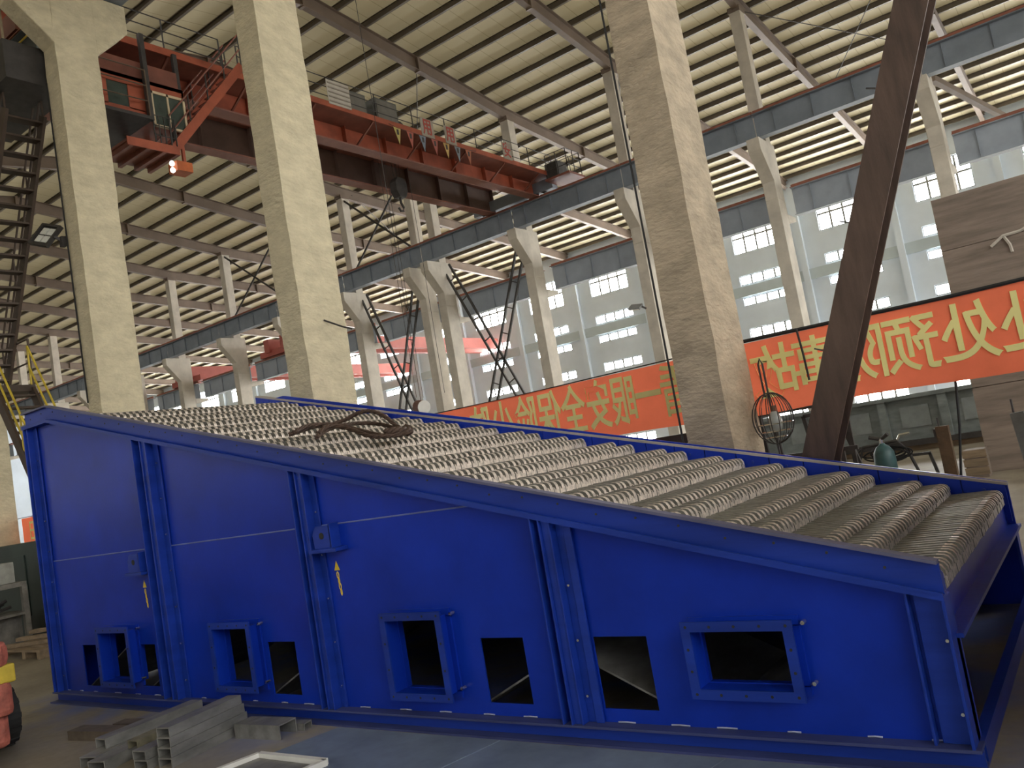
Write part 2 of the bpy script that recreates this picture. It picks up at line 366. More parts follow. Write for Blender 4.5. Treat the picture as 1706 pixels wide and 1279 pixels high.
STEELP = mat('haze_tinted_beam_paint', (0.33, 0.37, 0.42), 0.55, 0, 0.15, 1.0)  # beam colour lightened in place of haze in the far bay
def runway(x0, x1, y, zb, h, label, group, nm='crane_runway_beam', m=None):
    m = m or STEELG
    r = root(nm, (x0, y, zb), label, 'beam', group, 'structure')
    MB().ibeam((x0, y, zb+h/2), (x1, y, zb+h/2), h, 0.42, 0.03, 0.016).build('girder', m, r)
    st = MB(); k = x0+0.75
    while k < x1-0.4:
        st.box(k-0.006, k+0.006, y-0.09, y+0.09, zb+0.03, zb+h-0.03); k += 1.5
    st.build('stiffeners', m, r)['kind'] = 'stuff'
    MB().box(x0, x1, y-0.24, y+0.24, zb+h, zb+h+0.03).build('rail_pad', RAILRED, r)
    MB().box(x0, x1, y-0.04, y+0.04, zb+h+0.03, zb+h+0.16).build('crane_rail', RAILRED, r)
RX = [8.6]+[-3.43-6.03*k for k in range(17)]
for i in range(len(RX)-1):
    runway(RX[i+1]+0.02, RX[i]-0.02, 32.35, 12.25, 0.98, 'grey-blue crane runway beam of the middle bay, %s span from the rusty plate stack' % ORD[i], 'middle bay runway beams')
    runway(RX[i+1]+0.3, RX[i]-0.3, 34.6, 9.35, 1.15, 'lower grey-blue runway beam of the far bay, %s span from the rusty plate stack' % ORD[i], 'far bay runway beams', m=STEELP)
runway(-50, 6, 9.32, 12.37, 0.95, 'dark crane runway beam carried on the near columns, far side', 'near row runway beams')
runway(-50, 6, 7.5, 12.37, 0.95, 'dark crane runway beam carried on the near columns, near side', 'near row runway beams')

# far row of columns ---------------------------------------------------
def far_col(X, i, w=0.5):
    r = root('crane_column', (X, YB, 0), 'tall pale concrete column under the far runway, %s counted from the rusty plate stack' % ORD[i], 'column', 'far row of crane columns', 'structure')
    MB().box(X-w/2, X+w/2, 32.95, 33.85, 0, 9.9).build('shaft', CONCF, r, bevel=0.02)
    MB().prism([(33.85, 9.0), (34.85, 9.16), (34.85, 9.34), (33.85, 9.34)], 0, X-w/2, X+w/2).build('rear_corbel', CONCF, r)
    MB().box(X-w/2, X+w/2, 32.95, 33.85, 9.9, 12.24).build('head', CONCF, r, bevel=0.02)
    MB().prism([(32.96, 10.6), (32.96, 12.24), (32.0, 12.24), (32.0, 11.75)], 0, X-w/2, X+w/2).build('corbel', CONCF, r)
    MB().box(X-w/2+0.02, X+w/2-0.02, 33.0, 33.55, 12.24, 18.05).build('upper_shaft', CONCF, r, bevel=0.02)
    MB().box(X-w/2, X+w/2, 32.95, 33.6, 17.85, 18.06).build('cap_plate', RAFT, r)
for i, X in enumerate([-3.5, -9.55, -15.6, -21.5, -27.2, -28.5, -33.6, -39.5, -45.3, -51.7, -57.8, -63.8, -69.5, -75.5, -81.5]): far_col(X, i)

# lattice braces between far columns
def lattice(p0, p1, label):
    r = root('lattice_brace', p0, label, 'brace', 'column lattice braces', 'structure')
    p0, p1 = Vector(p0), Vector(p1); d = (p1-p0).normalized(); s = d.cross(Vector((0, 1, 0))).normalized()*0.24
    for q in (1, -1): MB().bar(p0+s*q, p1+s*q, 0.1, 0.1).build('chord', DARK, r)
    L = (p1-p0).length; k = 0.8
    while k < L:
        c = p0+d*k; MB().bar(c-s, c+s, 0.05, 0.05).build('rung', DARK, r); k += 1.3
lattice((-33.2, 33.4, 12.0), (-29.2, 33.4, 1.0), 'steel lattice brace falling to the right behind the machine between two far columns')
lattice((-29.0, 33.4, 12.0), (-33.2, 33.4, 1.0), 'steel lattice brace rising to the right behind the machine between two far columns')
lattice((-26.9, 33.4, 12.0), (-22.0, 33.4, 1.0), 'steel lattice brace right of the paired columns, falling to the right')
lattice((-21.9, 33.4, 12.0), (-26.9, 33.4, 1.0), 'steel lattice brace right of the paired columns, rising to the right')
for a, b, l in (((-39.4, 33.2, 17.8), (-45.2, 33.2, 13.4), 'rising'), ((-39.4, 33.2, 13.4), (-45.2, 33.2, 17.8), 'falling'), ((-28.6, 33.2, 17.8), (-33.5, 33.2, 13.4), 'rising'), ((-28.6, 33.2, 13.4), (-33.5, 33.2, 17.8), 'falling')):
    tag(MB().tube([a, b], 0.06, 6).build('cross_brace', DARK), 'thin %s cross brace rod above the runway %s' % (l, 'beside the pale middle column' if a[0] > -30 else 'behind the corbelled column'), 'brace', kind='structure')
for X in (-9.5, -3.5):
    tag(MB().bar((X-0.2+0.4, 33.9, 12.6 if X > -5 else 12.9), (X+4.3, 50.0, 11.2), 0.22, 0.22).build('roof_strut', RAFT), 'grey strut slanting back to the wall %s' % ('beside the leaning brown post' if X < -5 else 'above the rusty plate stack'), 'strut', kind='structure') if X > -5 else None
# ------------------------------------------------------------------ the blue grate machine
MX0, MX1 = -9.02, -0.76
def rail_z(x): return 2.93 if x < -8.5 else 0.894+0.2625*(-0.747-x)
M = root('stepped_grate_machine', (-4.9, 5.4, 0), 'long blue steel stepped grate furnace bed sloping down to the right', 'machine')
PY = 3.99
def cells(x0, x1, z0, ztop, holes, y0, y1, extra=()):
    mb = MB(); xs = sorted({x0, x1, *extra, *[q for h in holes for q in h[:2]]})
    for i in range(len(xs)-1):
        a, b = xs[i], xs[i+1]; hs = sorted([h for h in holes if h[0] <= a+1e-6 and h[1] >= b-1e-6], key=lambda h: h[2]); z = z0
        for h in hs:
            if h[2] > z+1e-6: mb.box(a, b, y0, y1, z, h[2])
            z = h[3]
        mb.prism([(a, z), (b, z), (b, ztop(b)), (a, ztop(a))], 1, y0, y1)
    return mb
BAYS = [(-9.0, -6.95), (-6.80, -4.9), (-4.80, -2.83), (-2.69, -0.77)]
DUCTS = [(-7.915, -7.335, 0.205, 0.74, 0), (-6.105, -5.565, 0.212, 0.75, 1), (-4.145, -3.605, 0.215, 0.775, 1), (-1.985, -1.413, 0.295, 0.677, 1)]
HOLES = [(-8.49, -8.23, 0.158, 0.546), (-7.45, -7.18, 0.18, 0.548), (-5.57, -5.24, 0.165, 0.56), (-3.435, -3.104, 0.176, 0.571), (-2.611, -2.271, 0.174, 0.571)]
SEAM = 1.385
DUCTS = [(a*1.0104, b*1.0104, 1.65-(1.65-c)*1.0104, 1.65-(1.65-d)*1.0104, e) for a, b, c, d, e in DUCTS]
for (a, b) in BAYS:
    hs = [h for h in HOLES if a <= h[0] < b]+[(d[0]+0.06, d[1]-0.06, d[2]+0.055, d[3]-0.055) for d in DUCTS if a <= d[0] < b]
    hs = [(max(h[0], a+0.005), min(h[1], b-0.005), h[2], h[3]) for h in hs]
    top = lambda x: rail_z(x)-0.15
    if top(a) > SEAM:
        if top(b) > SEAM:
            up = [(a, SEAM+0.004), (b, SEAM+0.004), (b, top(b)), (a, top(a))]
            if a < -8.5: up = [(a, SEAM+0.004), (b, SEAM+0.004), (b, top(b)), (-8.5, top(-8.5)), (a, top(a))]
        else:
            xc = -0.747-(SEAM+0.15-0.894)/0.2625
            up = [(a, SEAM+0.004), (xc, SEAM+0.004), (a, top(a))]
        MB().prism(up, 1, PY+0.002, PY+0.012).build('side_panel', BLUE, M, bevel=0.002)
    lo = cells(a, b, 0.09, lambda x: min(SEAM, top(x)), hs, PY-0.004, PY+0.006)
    if top(a) > SEAM > top(b):
        lo = cells(a, b, 0.09, lambda x: min(SEAM, top(x)), hs, PY-0.004, PY+0.006, (-0.747-(SEAM+0.15-0.894)/0.2625,))
    lo.build('side_panel', BLUE, M)
for x0, x1 in ((-8.86, -6.98), (-6.72, -4.93), (-4.76, -3.2)): MB().tube([(x0, PY-0.004, SEAM+0.002), (x1, PY-0.004, SEAM+0.002)], 0.006, 6).build('seam_highlight', EDGE, M)  # thin pale strips drawn for light caught on the panel edge
# flanged air ducts
for j, (a, b, c, d, fl) in enumerate(DUCTS):
    t = 0.012; yo = 3.888; e = 0.05
    tb = MB(); ia, ib, ic, id_ = a+e, b-e, c+e, d-e
    for q in ((ia-t, ib+t, ic-t, ic), (ia-t, ib+t, id_, id_+t), (ia-t, ia, ic, id_), (ib, ib+t, ic, id_)): tb.box(q[0], q[1], yo, PY+0.05, q[2], q[3])
    du = tb.build('air_duct', BLUE, M)
    fb = MB()
    for q in ((a, b, c, c+e), (a, b, d-e, d), (a, a+e, c+e, d-e), (b-e, b, c+e, d-e)): fb.box(q[0], q[1], yo-0.012, yo, q[2], q[3])
    fb.build('duct_flange', BLUEB, du)
    fb = MB()
    for q in ((a, b, c, c+e*0.9), (a, b, d-e*0.9, d), (a, a+e*0.9, c+e, d-e), (b-e*0.9, b, c+e, d-e)): fb.box(q[0], q[1], PY-0.018, PY-0.004, q[2], q[3])
    fb.build('base_flange', BLUE, du)
    hb = MB(); nx = 5; nz = 4
    for k in range(nx):
        x = a+0.03+(b-a-0.06)*k/(nx-1)
        for z in (c+0.025, d-0.025): hb.prism([(x+0.008*math.cos(q*math.pi/3), z+0.008*math.sin(q*math.pi/3)) for q in range(6)], 1, yo-0.0135, yo-0.011)
    for k in range(1, nz-1):
        z = c+0.03+(d-c-0.06)*k/(nz-1)
        for x in (a+0.025, b-0.025): hb.prism([(x+0.008*math.cos(q*math.pi/3), z+0.008*math.sin(q*math.pi/3)) for q in range(6)], 1, yo-0.0135, yo-0.011)
    hb.build('bolt_holes', BLACK, du)['kind'] = 'stuff'
    for z in (c+0.07, d-0.03):
        bb = MB().tube([(b+0.03, PY-0.012, z), (b+0.03, PY-0.05, z)], 0.011, 6).build('stud_bolt', CHROME, du)
        bb['label'] = 'bare bright stud bolt'
# deflector plates seen through the openings
for (x, s) in ((-8.3, 1), (-7.2, 1), (-5.4, 1), (-3.25, 1), (-1.6, 1), (-2.5, -1)):
    MB().bar((x-0.5*s, 4.75, 0.04), (x+0.55*s, 4.75, 0.55), 1.3, 0.012, (0, 0, 1)).build('hopper_plate', STEEL, M)
# top channel along the near side
def along(name, prof, xs, m, zf=rail_z):
    # prof: list of (y, dz) outlines swept along the rail line
    mb = MB(); n = len(prof); vs = [(x, y, zf(x)+dz) for x in xs for (y, dz) in prof]
    fs = [(i*n+k, i*n+(k+1) % n, (i+1)*n+(k+1) % n, (i+1)*n+k) for i in range(len(xs)-1) for k in range(n)]
    fs += [tuple(range(n-1, -1, -1)), tuple((len(xs)-1)*n+k for k in range(n))]
    return mb.add(vs, fs).build(name, m, M)
XS = [MX0, -8.5, MX1]
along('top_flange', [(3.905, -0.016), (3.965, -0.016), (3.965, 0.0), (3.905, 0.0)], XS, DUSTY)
along('top_channel_web', [(3.945, -0.15), (3.958, -0.15), (3.958, -0.014), (3.945, -0.014)], XS, BLUEB)
along('bottom_flange', [(3.90, -0.172), (4.0, -0.172), (4.0, -0.15), (3.90, -0.15)], XS, BLUEB)
along('channel_lip', [(3.898, -0.15), (3.912, -0.15), (3.912, -0.137), (3.898, -0.137)], XS, BLUEB)
along('inner_liner', [(3.958, -0.14), (4.004, -0.14), (4.004, -0.07), (3.966, -0.05), (3.966, -0.012), (3.958, -0.012)], XS, BLUEB)
mb = MB()
for k in range(34):
    x = -8.9+k*0.24; z = rail_z(x)-0.06-0.02*(k % 3 == 0)
    mb.prism([(x+0.007*math.cos(q*math.pi/3), z+0.007*math.sin(q*math.pi/3)) for q in range(6)], 1, 3.941, 3.946)
mb.build('bolt_heads', DARK, M)['kind'] = 'stuff'
# base beam
for (z0, z1, y0, y1, nm) in ((0.086, 0.1, 3.905, 4.02, 'base_flange'), (0.012, 0.086, 3.955, 3.97, 'base_web'), (0.0, 0.013, 3.875, 4.02, 'base_foot')):
    MB().box(MX0-0.03, MX1+0.02, y0, y1, z0, z1).build(nm, BLUEB if nm == 'base_web' else PALEB, M)
# weld runs on the base beam
wb2 = MB()
x = -8.9
while x < -0.9:
    l = random.uniform(0.05, 0.11); wb2.tube([(x, 3.984, 0.104), (x+l*0.5, 3.978, 0.108), (x+l, 3.984, 0.104)], 0.0045, 5); x += random.uniform(0.24, 0.4)
o = wb2.build('weld_beads', mat('pale_weld', (0.5, 0.55, 0.75), 0.4, 0.3, 0.2, 20), M); o['label'] = 'pale weld beads along the base'; o['kind'] = 'stuff'
# posts between the bays
def post(xa, parts, ztop):
    mb = MB()
    for (x0, x1, y0, y1) in parts: mb.prism([(x0, 0.1), (x1, 0.1), (x1, rail_z(x1)-0.165), (x0, rail_z(x0)-0.165)], 1, y0, y1)
    p = mb.build('side_post', BLUEB, M, bevel=0.003)
    bb = MB(); z = 0.25
    while z < rail_z(xa)-0.3:
        bb.prism([(xa+0.008*math.cos(q*math.pi/3), z+0.008*math.sin(q*math.pi/3)) for q in range(6)], 1, parts[-1][2]-0.008, parts[-1][2]); z += 0.31
    bb.build('bolts', CHROME, p)['kind'] = 'stuff'
post(-6.735, [(-7.0, -6.988, 3.905, 4.0), (-6.988, -6.87, 3.978, 4.0), (-6.87, -6.858, 3.905, 4.0), (-6.858, -6.79, 3.92, 3.935), (-6.79, -6.778, 3.905, 4.0), (-6.778, -6.70, 3.972, 3.986)], 0)
post(-4.765, [(-4.945, -4.933, 3.905, 4.0), (-4.933, -4.875, 3.978, 4.0), (-4.875, -4.863, 3.905, 4.0), (-4.863, -4.81, 3.92, 3.935), (-4.81, -4.798, 3.905, 4.0), (-4.798, -4.74, 3.972, 3.986)], 0)
post(-2.69, [(-2.86, -2.848, 3.905, 4.0), (-2.848, -2.80, 3.978, 4.0), (-2.80, -2.788, 3.905, 4.0), (-2.788, -2.735, 3.925, 3.94), (-2.735, -2.723, 3.915, 4.0), (-2.723, -2.665, 3.972, 3.986), (-2.665, -2.615, 3.958, 3.972)], 0)
post(-8.9, [(-9.02, -9.005, 3.905, 4.02), (-9.005, -8.955, 3.93, 3.945), (-8.955, -8.945, 3.915, 4.0), (-8.945, -8.87, 3.972, 3.986)], 0)
post(-0.78, [(-0.925, -0.912, 3.93, 4.0), (-0.912, -0.895, 3.985, 4.0), (-0.895, -0.775, 3.965, 3.985), (-0.775, -0.76, 3.905, 4.06)], 0)
# lifting lugs and painted lifting marks
def lug(x, z):
    l = MB().prism([(x-0.12, z-0.06), (x+0.06, z-0.06), (x+0.06, z+0.10), (x-0.09, z+0.10), (x-0.13, z+0.04)], 1, 3.90, 3.918).build('lifting_lug', BLUEB, M, bevel=0.003)
    MB().box(x-0.15, x+0.13, 3.87, 3.985, z-0.085, z-0.06).build('lug_shelf', BLUEB, l)
    MB().box(x+0.05, x+0.064, 3.90, 3.985, z-0.06, z+0.11).build('lug_rib', BLUEB, l)
    MB().box(x-0.06, x+0.03, 3.918, 3.985, z-0.03, z+0.03).build('lug_stem', BLUEB, l)
    MB().prism([(x-0.03+0.024*math.cos(q*math.pi/6), z+0.03+0.024*math.sin(q*math.pi/6)) for q in range(12)], 1, 3.897, 3.9005).build('lug_hole', BLACK, l)
lug(-7.17, 1.26); lug(-4.63, 1.29)
YEL = mat('yellow_sticker', (0.72, 0.52, 0.02), 0.5, 0, 0.05, 5)
def mark(x, z):
    a = MB().prism([(x-0.028, z), (x+0.028, z), (x, z+0.066)], 1, PY-0.0065, PY-0.004).build('lifting_mark', YEL, M); a['label'] = 'yellow arrow and chain lifting mark'
    ch = MB(); zz = z-0.012
    for k in range(4):
        w = 0.010 if k % 2 == 0 else 0.006
        ch.tube([(x+k*0.004+w*math.cos(t*math.pi/4), PY-0.0055, zz-0.022+0.024*math.sin(t*math.pi/4)) for t in range(8)], 0.004, 4, True); zz -= 0.040
    ch.build('chain_mark', YEL, a)
mark(-4.648, 1.06); mark(-7.215, 1.05)
# ends, back, floor pan
MB().prism([(3.99, 0.05), (6.84, 0.05), (6.84, 2.8), (3.99, 2.8)], 0, MX0, MX0+0.012).build('end_panel', BLUE, M)
bk = MB(); bk.prism([(MX0, 0.0), (MX1, 0.0), (MX1, rail_z(MX1)-0.03), (-8.5, rail_z(-8.5)-0.03), (MX0, rail_z(-8.5)-0.03)], 1, 6.835, 6.86); bk.build('back_panel', BLUE, M)
def far_z(x): return 0.865+0.2575*(-0.76-x) if x > -9.03 else 3.0
along('far_top_flange', [(6.80, -0.02), (6.90, -0.02), (6.90, 0.0), (6.80, 0.0)], [MX0, MX1], DUSTY2, far_z)
pm2 = {}
x = MX0; k = 0
while x < MX1-0.05:
    x2 = min(x+0.275, MX1)
    l = MB().prism([(x+0.004, far_z(x)-0.28), (x2-0.004, far_z(x2)-0.28), (x2-0.004, far_z(x2)-0.021), (x+0.004, far_z(x)-0.021)], 1, 6.80, 6.83).build('liner_plate', BLUE, M)
    xm = (x+x2)/2; zm = far_z(xm)-0.075
    MB().prism([(xm+0.012*math.cos(q*math.pi/3), zm+0.012*math.sin(q*math.pi/3)) for q in range(6)], 1, 6.79, 6.80).build('liner_bolt', BLUEB, l)
    x = x2
# low discharge end: lip plate, angle, sill
MB().box(MX1-0.062, MX1-0.05, 3.97, 6.83, 0.565, 0.72).build('end_lip_plate', BLUE, M)
MB().box(MX1-0.064, MX1+0.03, 4.0, 6.84, 0.545, 0.565).build('end_lip_angle', BLUEB, M)
MB().box(MX1-0.03, MX1+0.02, 4.02, 6.84, 0, 0.10).build('end_sill', BLUEB, M)
MB().box(MX1-0.02, MX1, 4.0, 4.09, 0.1, 0.55).build('end_jamb', BLUEB, M)
MB().box(MX1-0.02, MX1, 6.74, 6.84, 0.1, 0.55).build('end_jamb', BLUEB, M)
# under-grate stringers that carry the rows
for y in (4.5, 5.4, 6.3):
    MB().bar((-8.9, y, rail_z(-8.9)-0.36), (-0.85, y, rail_z(-0.85)-0.26), 0.06, 0.12).build('grate_stringer', BLUEB, M)
# grate bars: a body with ribs on the top and a rounded toothed nose
NB = 40; GY0, GY1 = 4.006, 6.79; BW = (GY1-GY0)/NB
def bar_mesh(L):
    mb = MB(); w = BW-0.003; h = 0.112; mi = []
    def sweep(pr, y0, y1, nose):
        n = len(pr); vs = [(p[0], y0, p[1]) for p in pr]+[(p[0], y1, p[1]) for p in pr]
        fs = [tuple(range(n)), tuple(range(2*n-1, n-1, -1))]+[(i+n, (i+1) % n+n, (i+1) % n, i) for i in range(n)]
        mb.add(vs, fs); mi.extend([0, 0]+[1 if i in nose else 0 for i in range(n)])
    # body: flat top, then a slot floor behind the low nose face
    sweep([(-L, -0.05), (-L, -0.004), (-0.065, -0.004), (-0.056, -0.036), (-0.008, -0.042), (0.0, -0.050), (0.002, -h), (-0.03, -h), (-0.04, -0.06)], 0.0015, w, {3, 4, 5})
    # rib: barely proud of the flat, rounded over the nose as a tooth
    sweep([(-L, -0.01), (-L, 0.001), (-0.06, 0.002), (-0.026, -0.002), (-0.008, -0.012), (0.005, -0.032), (0.007, -0.058), (-0.002, -0.058), (-0.03, -0.045), (-0.07, -0.02)], 0.27*w, 0.73*w, {2, 3, 4, 5, 6})
    return mb, mi
def two_tone(me, mi):
    me.materials.append(NOSE); me.polygons.foreach_set('material_index', mi); me.update(); return me
rows = []
x = -0.80; k = 0
while x > -8.95:
    rows.append(x); x -= 0.325 if k % 2 == 0 else 0.177; k += 1
bm, bmi = bar_mesh(0.46); bme = two_tone(bm.mesh('grate_bar', GRATE), bmi)
rest = MB(); rmi = []
for i, x in enumerate(rows):
    z = rail_z(x)-0.085
    if i < 7:
        rw = MB().bar((x-0.24, GY0, z-0.085), (x-0.24, GY1, z-0.085), 0.05, 0.05).build('grate_row', DARK, M)
        for j in range(NB):
            place('grate_bar', bme, rw, (x+random.uniform(-0.003, 0.003), GY0+j*BW, z+random.uniform(-0.002, 0.002)), (0, -0.012, 0))
    else:
        c, s = math.cos(-0.012), math.sin(-0.012)
        for j in range(NB):
            dx, dz = x+random.uniform(-0.004, 0.004), z+random.uniform(-0.003, 0.003)
            rest.add([(dx+p[0]*c+p[2]*s, GY0+j*BW+p[1], dz-p[0]*s+p[2]*c) for p in bm.v], bm.f); rmi += bmi
o = place('grate_bars', two_tone(rest.mesh('grate_bars', GRATE), rmi), M); o['kind'] = 'stuff'; o['label'] = 'rows of upper cast grate bars'
# ------------------------------------------------------------------ overhead travelling crane in the middle bay
CR = root('bridge_crane', (-21.3, 20.8, 13.25), 'red overhead bridge crane spanning the middle bay high above the machine', 'crane')
def rail_run(parent, pts, h=1.0, step=1.5, mid=True, m=DARK, r=0.022):
    # handrail along a polyline (posts, top rail, mid rail)
    P = [Vector(p) for p in pts]
    for a, b in zip(P[:-1], P[1:]):
        L = (b-a).length; n = max(1, round(L/step))
        for k in range(n+1):
            q = a+(b-a)*k/n; MB().tube([q, q+Vector((0, 0, h))], r, 5).build('railing_post', m, parent)
        for hh in ((h, h*0.66, h*0.33) if mid else (h,)): MB().tube([a+Vector((0, 0, hh)), b+Vector((0, 0, hh))], r*0.8, 5).build('handrail', m, parent)
YG0, YG1 = 9.3, 32.5
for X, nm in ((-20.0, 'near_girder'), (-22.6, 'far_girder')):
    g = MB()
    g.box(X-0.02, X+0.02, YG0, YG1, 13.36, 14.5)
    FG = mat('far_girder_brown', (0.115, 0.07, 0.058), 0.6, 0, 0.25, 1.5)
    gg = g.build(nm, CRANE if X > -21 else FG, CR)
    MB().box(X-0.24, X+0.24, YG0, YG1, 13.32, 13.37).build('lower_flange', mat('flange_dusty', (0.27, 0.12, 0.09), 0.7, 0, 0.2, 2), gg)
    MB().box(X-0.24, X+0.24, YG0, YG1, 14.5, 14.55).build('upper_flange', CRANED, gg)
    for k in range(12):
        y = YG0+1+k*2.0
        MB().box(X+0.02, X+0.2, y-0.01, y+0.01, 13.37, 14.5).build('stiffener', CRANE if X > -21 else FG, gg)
# walkway outside the near girder, carried on brackets
wk = MB().box(-19.98, -18.95, YG0, YG1, 14.02, 14.07).build('walkway', CRANED, CR)
MB().box(-18.97, -18.93, YG0, YG1, 14.0, 14.2).build('toe_board', CRANE, wk)
for k in range(9):
    y = 10.5+k*2.6
    MB().bar((-19.0, y, 14.0), (-19.95, y, 13.45), 0.06, 0.06).build('bracket', CRANED, wk)
rail_run(CR, [(-18.97, 15.4, 14.07), (-18.97, YG1, 14.07)], 0.98, 1.9)
# end carriages riding on the rails
for y in (9.32, 32.35):
    ec = MB().box(-23.6, -18.9, y-0.22, y+0.22, 13.45, 13.95).build('end_carriage', CRANED if y < 20 else STEELG, CR)
    for X in (-23.1, -19.5): MB().tube([(X, y-0.07, 13.58), (X, y+0.07, 13.58)], 0.18, 14).build('crane_wheel', DARK, ec)
# railing cage and current collector at the far end
MB().box(-18.9, -17.6, 31.6, 33.0, 13.62, 13.72).build('end_platform', CRANED, CR)
rail_run(CR, [(-18.8, 31.7, 13.72), (-17.7, 31.7, 13.72), (-17.7, 32.9, 13.72), (-18.8, 32.9, 13.72)], 1.1, 0.5)
MB().box(-19.0, -18.3, 31.9, 32.7, 13.72, 14.5).build('motor_housing', DARK, CR)
# boards, cabinets and pennants on the walkway railing
SIGN = mat('grey_board', (0.33, 0.29, 0.24), 0.7, 0, 0.2, 3); SRED = mat('board_red', (0.38, 0.07, 0.05), 0.7, 0, 0.1, 3)
def board(y, w, z0, h, ch, m=SIGN, label=None):
    b = MB().box(-18.935, -18.91, y-w/2, y+w/2, z0, z0+h).build('railing_board', m, CR)
    if label: b['label'] = label
    if ch:
        c = text_mesh(ch, h*0.95, 0.012, 0.004, SRED, 'board_character')
        t = place('board_character', c, b)
        t.matrix_basis = Matrix(((0, 0, 1, -18.905), (1, 0, 0, y), (0, 1, 0, z0+h/2), (0, 0, 0, 1)))
        t.scale = (0.8, 1, 1)
board(23.75, 0.72, 14.02, 0.72, '用'); board(25.1, 0.66, 14.02, 0.72, '用')
board(28.9, 0.6, 14.15, 0.75, '安'); board(19.35, 1.0, 14.12, 0.85, None, mat('louvre_board', (0.5, 0.46, 0.4), 0.6, 0, 0.15, 3), 'pale louvred panel on the crane railing')
for k in range(5): MB().box(-18.91, -18.88, 18.88, 19.82, 14.2+k*0.16, 14.24+k*0.16).build('louvre_slat', SIGN, CR)
for y, w, h in ((20.2, 0.95, 0.82), (21.7, 1.1, 0.9)):
    cb = MB().box(-19.6, -18.99, y-w/2, y+w/2, 14.07, 14.07+h).build('electrical_cabinet', mat('cabinet_grey', (0.10, 0.10, 0.09), 0.5, 0, 0.2, 4), CR, bevel=0.01)
    MB().box(-18.985, -18.975, y-w/2+0.06, y+w/2-0.06, 14.15, 14.0+h).build('cabinet_door', mat('cabinet_grey2', (0.15, 0.14, 0.12), 0.5, 0, 0.2, 4), cb)
PC = [(0.45, 0.36, 0.12), (0.40, 0.11, 0.08), (0.18, 0.22, 0.27), (0.36, 0.11, 0.09), (0.5, 0.33, 0.12), (0.2, 0.23, 0.26), (0.38, 0.14, 0.08)]
MB().tube([(-18.9, 21.6, 14.05)]+[(-18.9, 22.0+k*0.68, 13.98) for k in range(7)]+[(-18.9, 26.6, 14.05)], 0.012, 4).build('pennant_string', DARK, CR)
for k, c in enumerate(PC):
    y = 22.0+k*0.68
    p = MB().prism([(y-0.19, 13.99), (y+0.19, 13.99), (y+0.02, 13.35)], 0, -18.905, -18.895).build('pennant', mat('pennant_%d' % k, c, 0.8, 0, 0.1, 4), CR)
    MB().prism([(y-0.05, 13.92), (y+0.06, 13.92), (y+0.06, 13.72), (y-0.05, 13.72)], 0, -18.894, -18.891).build('pennant_print', DARK, p)
# trolley, ropes and hook block
MB().box(-22.5, -20.1, 23.2, 25.4, 14.56, 15.0).build('trolley', CRANED, CR, bevel=0.03)
MB().tube([(-21.9, 24.3, 15.2), (-20.7, 24.3, 15.2)], 0.28, 14).build('hoist_drum', DARK, CR)
for dx, dy in ((-0.12, -0.1), (-0.04, 0.1), (0.05, -0.1), (0.12, 0.1)):
    MB().tube([(-21.3+dx, 24.3+dy, 14.9), (-21.3+dx*0.8, 24.3+dy*0.6, 13.1)], 0.014, 4).build('hoist_rope', DARK, CR)
for dx, dy in ((-0.6, 0.2), (-0.45, -0.35), (0.45, 0.3)):
    MB().tube([(-21.3+dx, 24.2+dy, 14.6), (-21.3+dx, 24.2+dy, 4.5)], 0.012, 4).build('slack_rope', DARK, CR)
hk = MB().prism([(23.98, 12.75), (24.12, 12.5), (24.48, 12.5), (24.62, 12.75), (24.62, 13.1), (24.48, 13.3), (24.12, 13.3), (23.98, 13.1)], 0, -21.48, -21.12).build('hook_block', DARK, CR, bevel=0.02)
MB().tube([(-21.3, 24.3, 12.55), (-21.3, 24.3, 12.3), (-21.3, 24.42, 12.12), (-21.3, 24.36, 11.97), (-21.3, 24.22, 11.95), (-21.3, 24.12, 12.08)], 0.05, 8).build('hook', DARK, hk)
# driver's cab under the near girder with platform and stair
cab = MB(); CY0, CY1, CZ0, CZ1 = 10.65, 13.1, 11.75, 12.85
cab.box(-20.55, -18.55, CY0, CY1, CZ1-0.1, CZ1); cab.box(-20.55, -18.55, CY0, CY1, CZ0, CZ0+0.07)
for y in (CY0, CY1-0.06): cab.box(-20.55, -18.55, y, y+0.06, CZ0, CZ1)
cab.box(-20.55, -20.49, CY0, CY1, CZ0, CZ1)
cab.box(-18.61, -18.55, CY0, CY1, CZ0, 11.98); cab.box(-18.61, -18.55, CY0, CY1, 12.6, CZ1)
for a_, b_ in ((CY0, 10.95), (11.5, 12.1), (13.0, CY1)): cab.box(-18.61, -18.55, a_, b_, 11.95, 12.62)
cb = cab.build('driver_cab', CRANE, CR)
MB().box(-18.60, -18.57, 10.95, 11.5, 11.95, 12.62).build('cab_window', GLASS, cb)
MB().box(-20.5, -18.6, CY0+0.1, CY1-0.1, CZ1, 13.33).build('cab_neck', CRANED, cb)
dr = MB()
for q in ((12.08, 13.06, 12.5, 12.57), (12.08, 13.06, 11.6, 11.66), (12.08, 12.14, 11.6, 12.57), (13.0, 13.06, 11.6, 12.57), (12.53, 12.58, 11.6, 12.57)): dr.box(-18.54, -18.48, *q)
dr = dr.build('cab_window_frame', CREAM, CR); dr['label'] = 'cream framed cab window'
for a_, b_ in ((12.14, 12.53), (12.58, 13.0)): MB().box(-18.53, -18.51, a_, b_, 11.66, 12.5).build('window_pane', GLASS, dr)
pf = MB().box(-20.6, -18.3, 10.5, 11.95, 11.66, 11.745).build('upper_platform', DARK, CR)
lp = MB().box(-19.8, -18.4, 11.2, 12.65, 10.98, 11.05).build('lower_platform', CRANED, CR)
for y in (11.3, 11.75, 12.2, 12.58): MB().box(-19.8, -18.4, y-0.05, y+0.05, 10.86, 10.98).build('platform_joist', CRANED, lp)
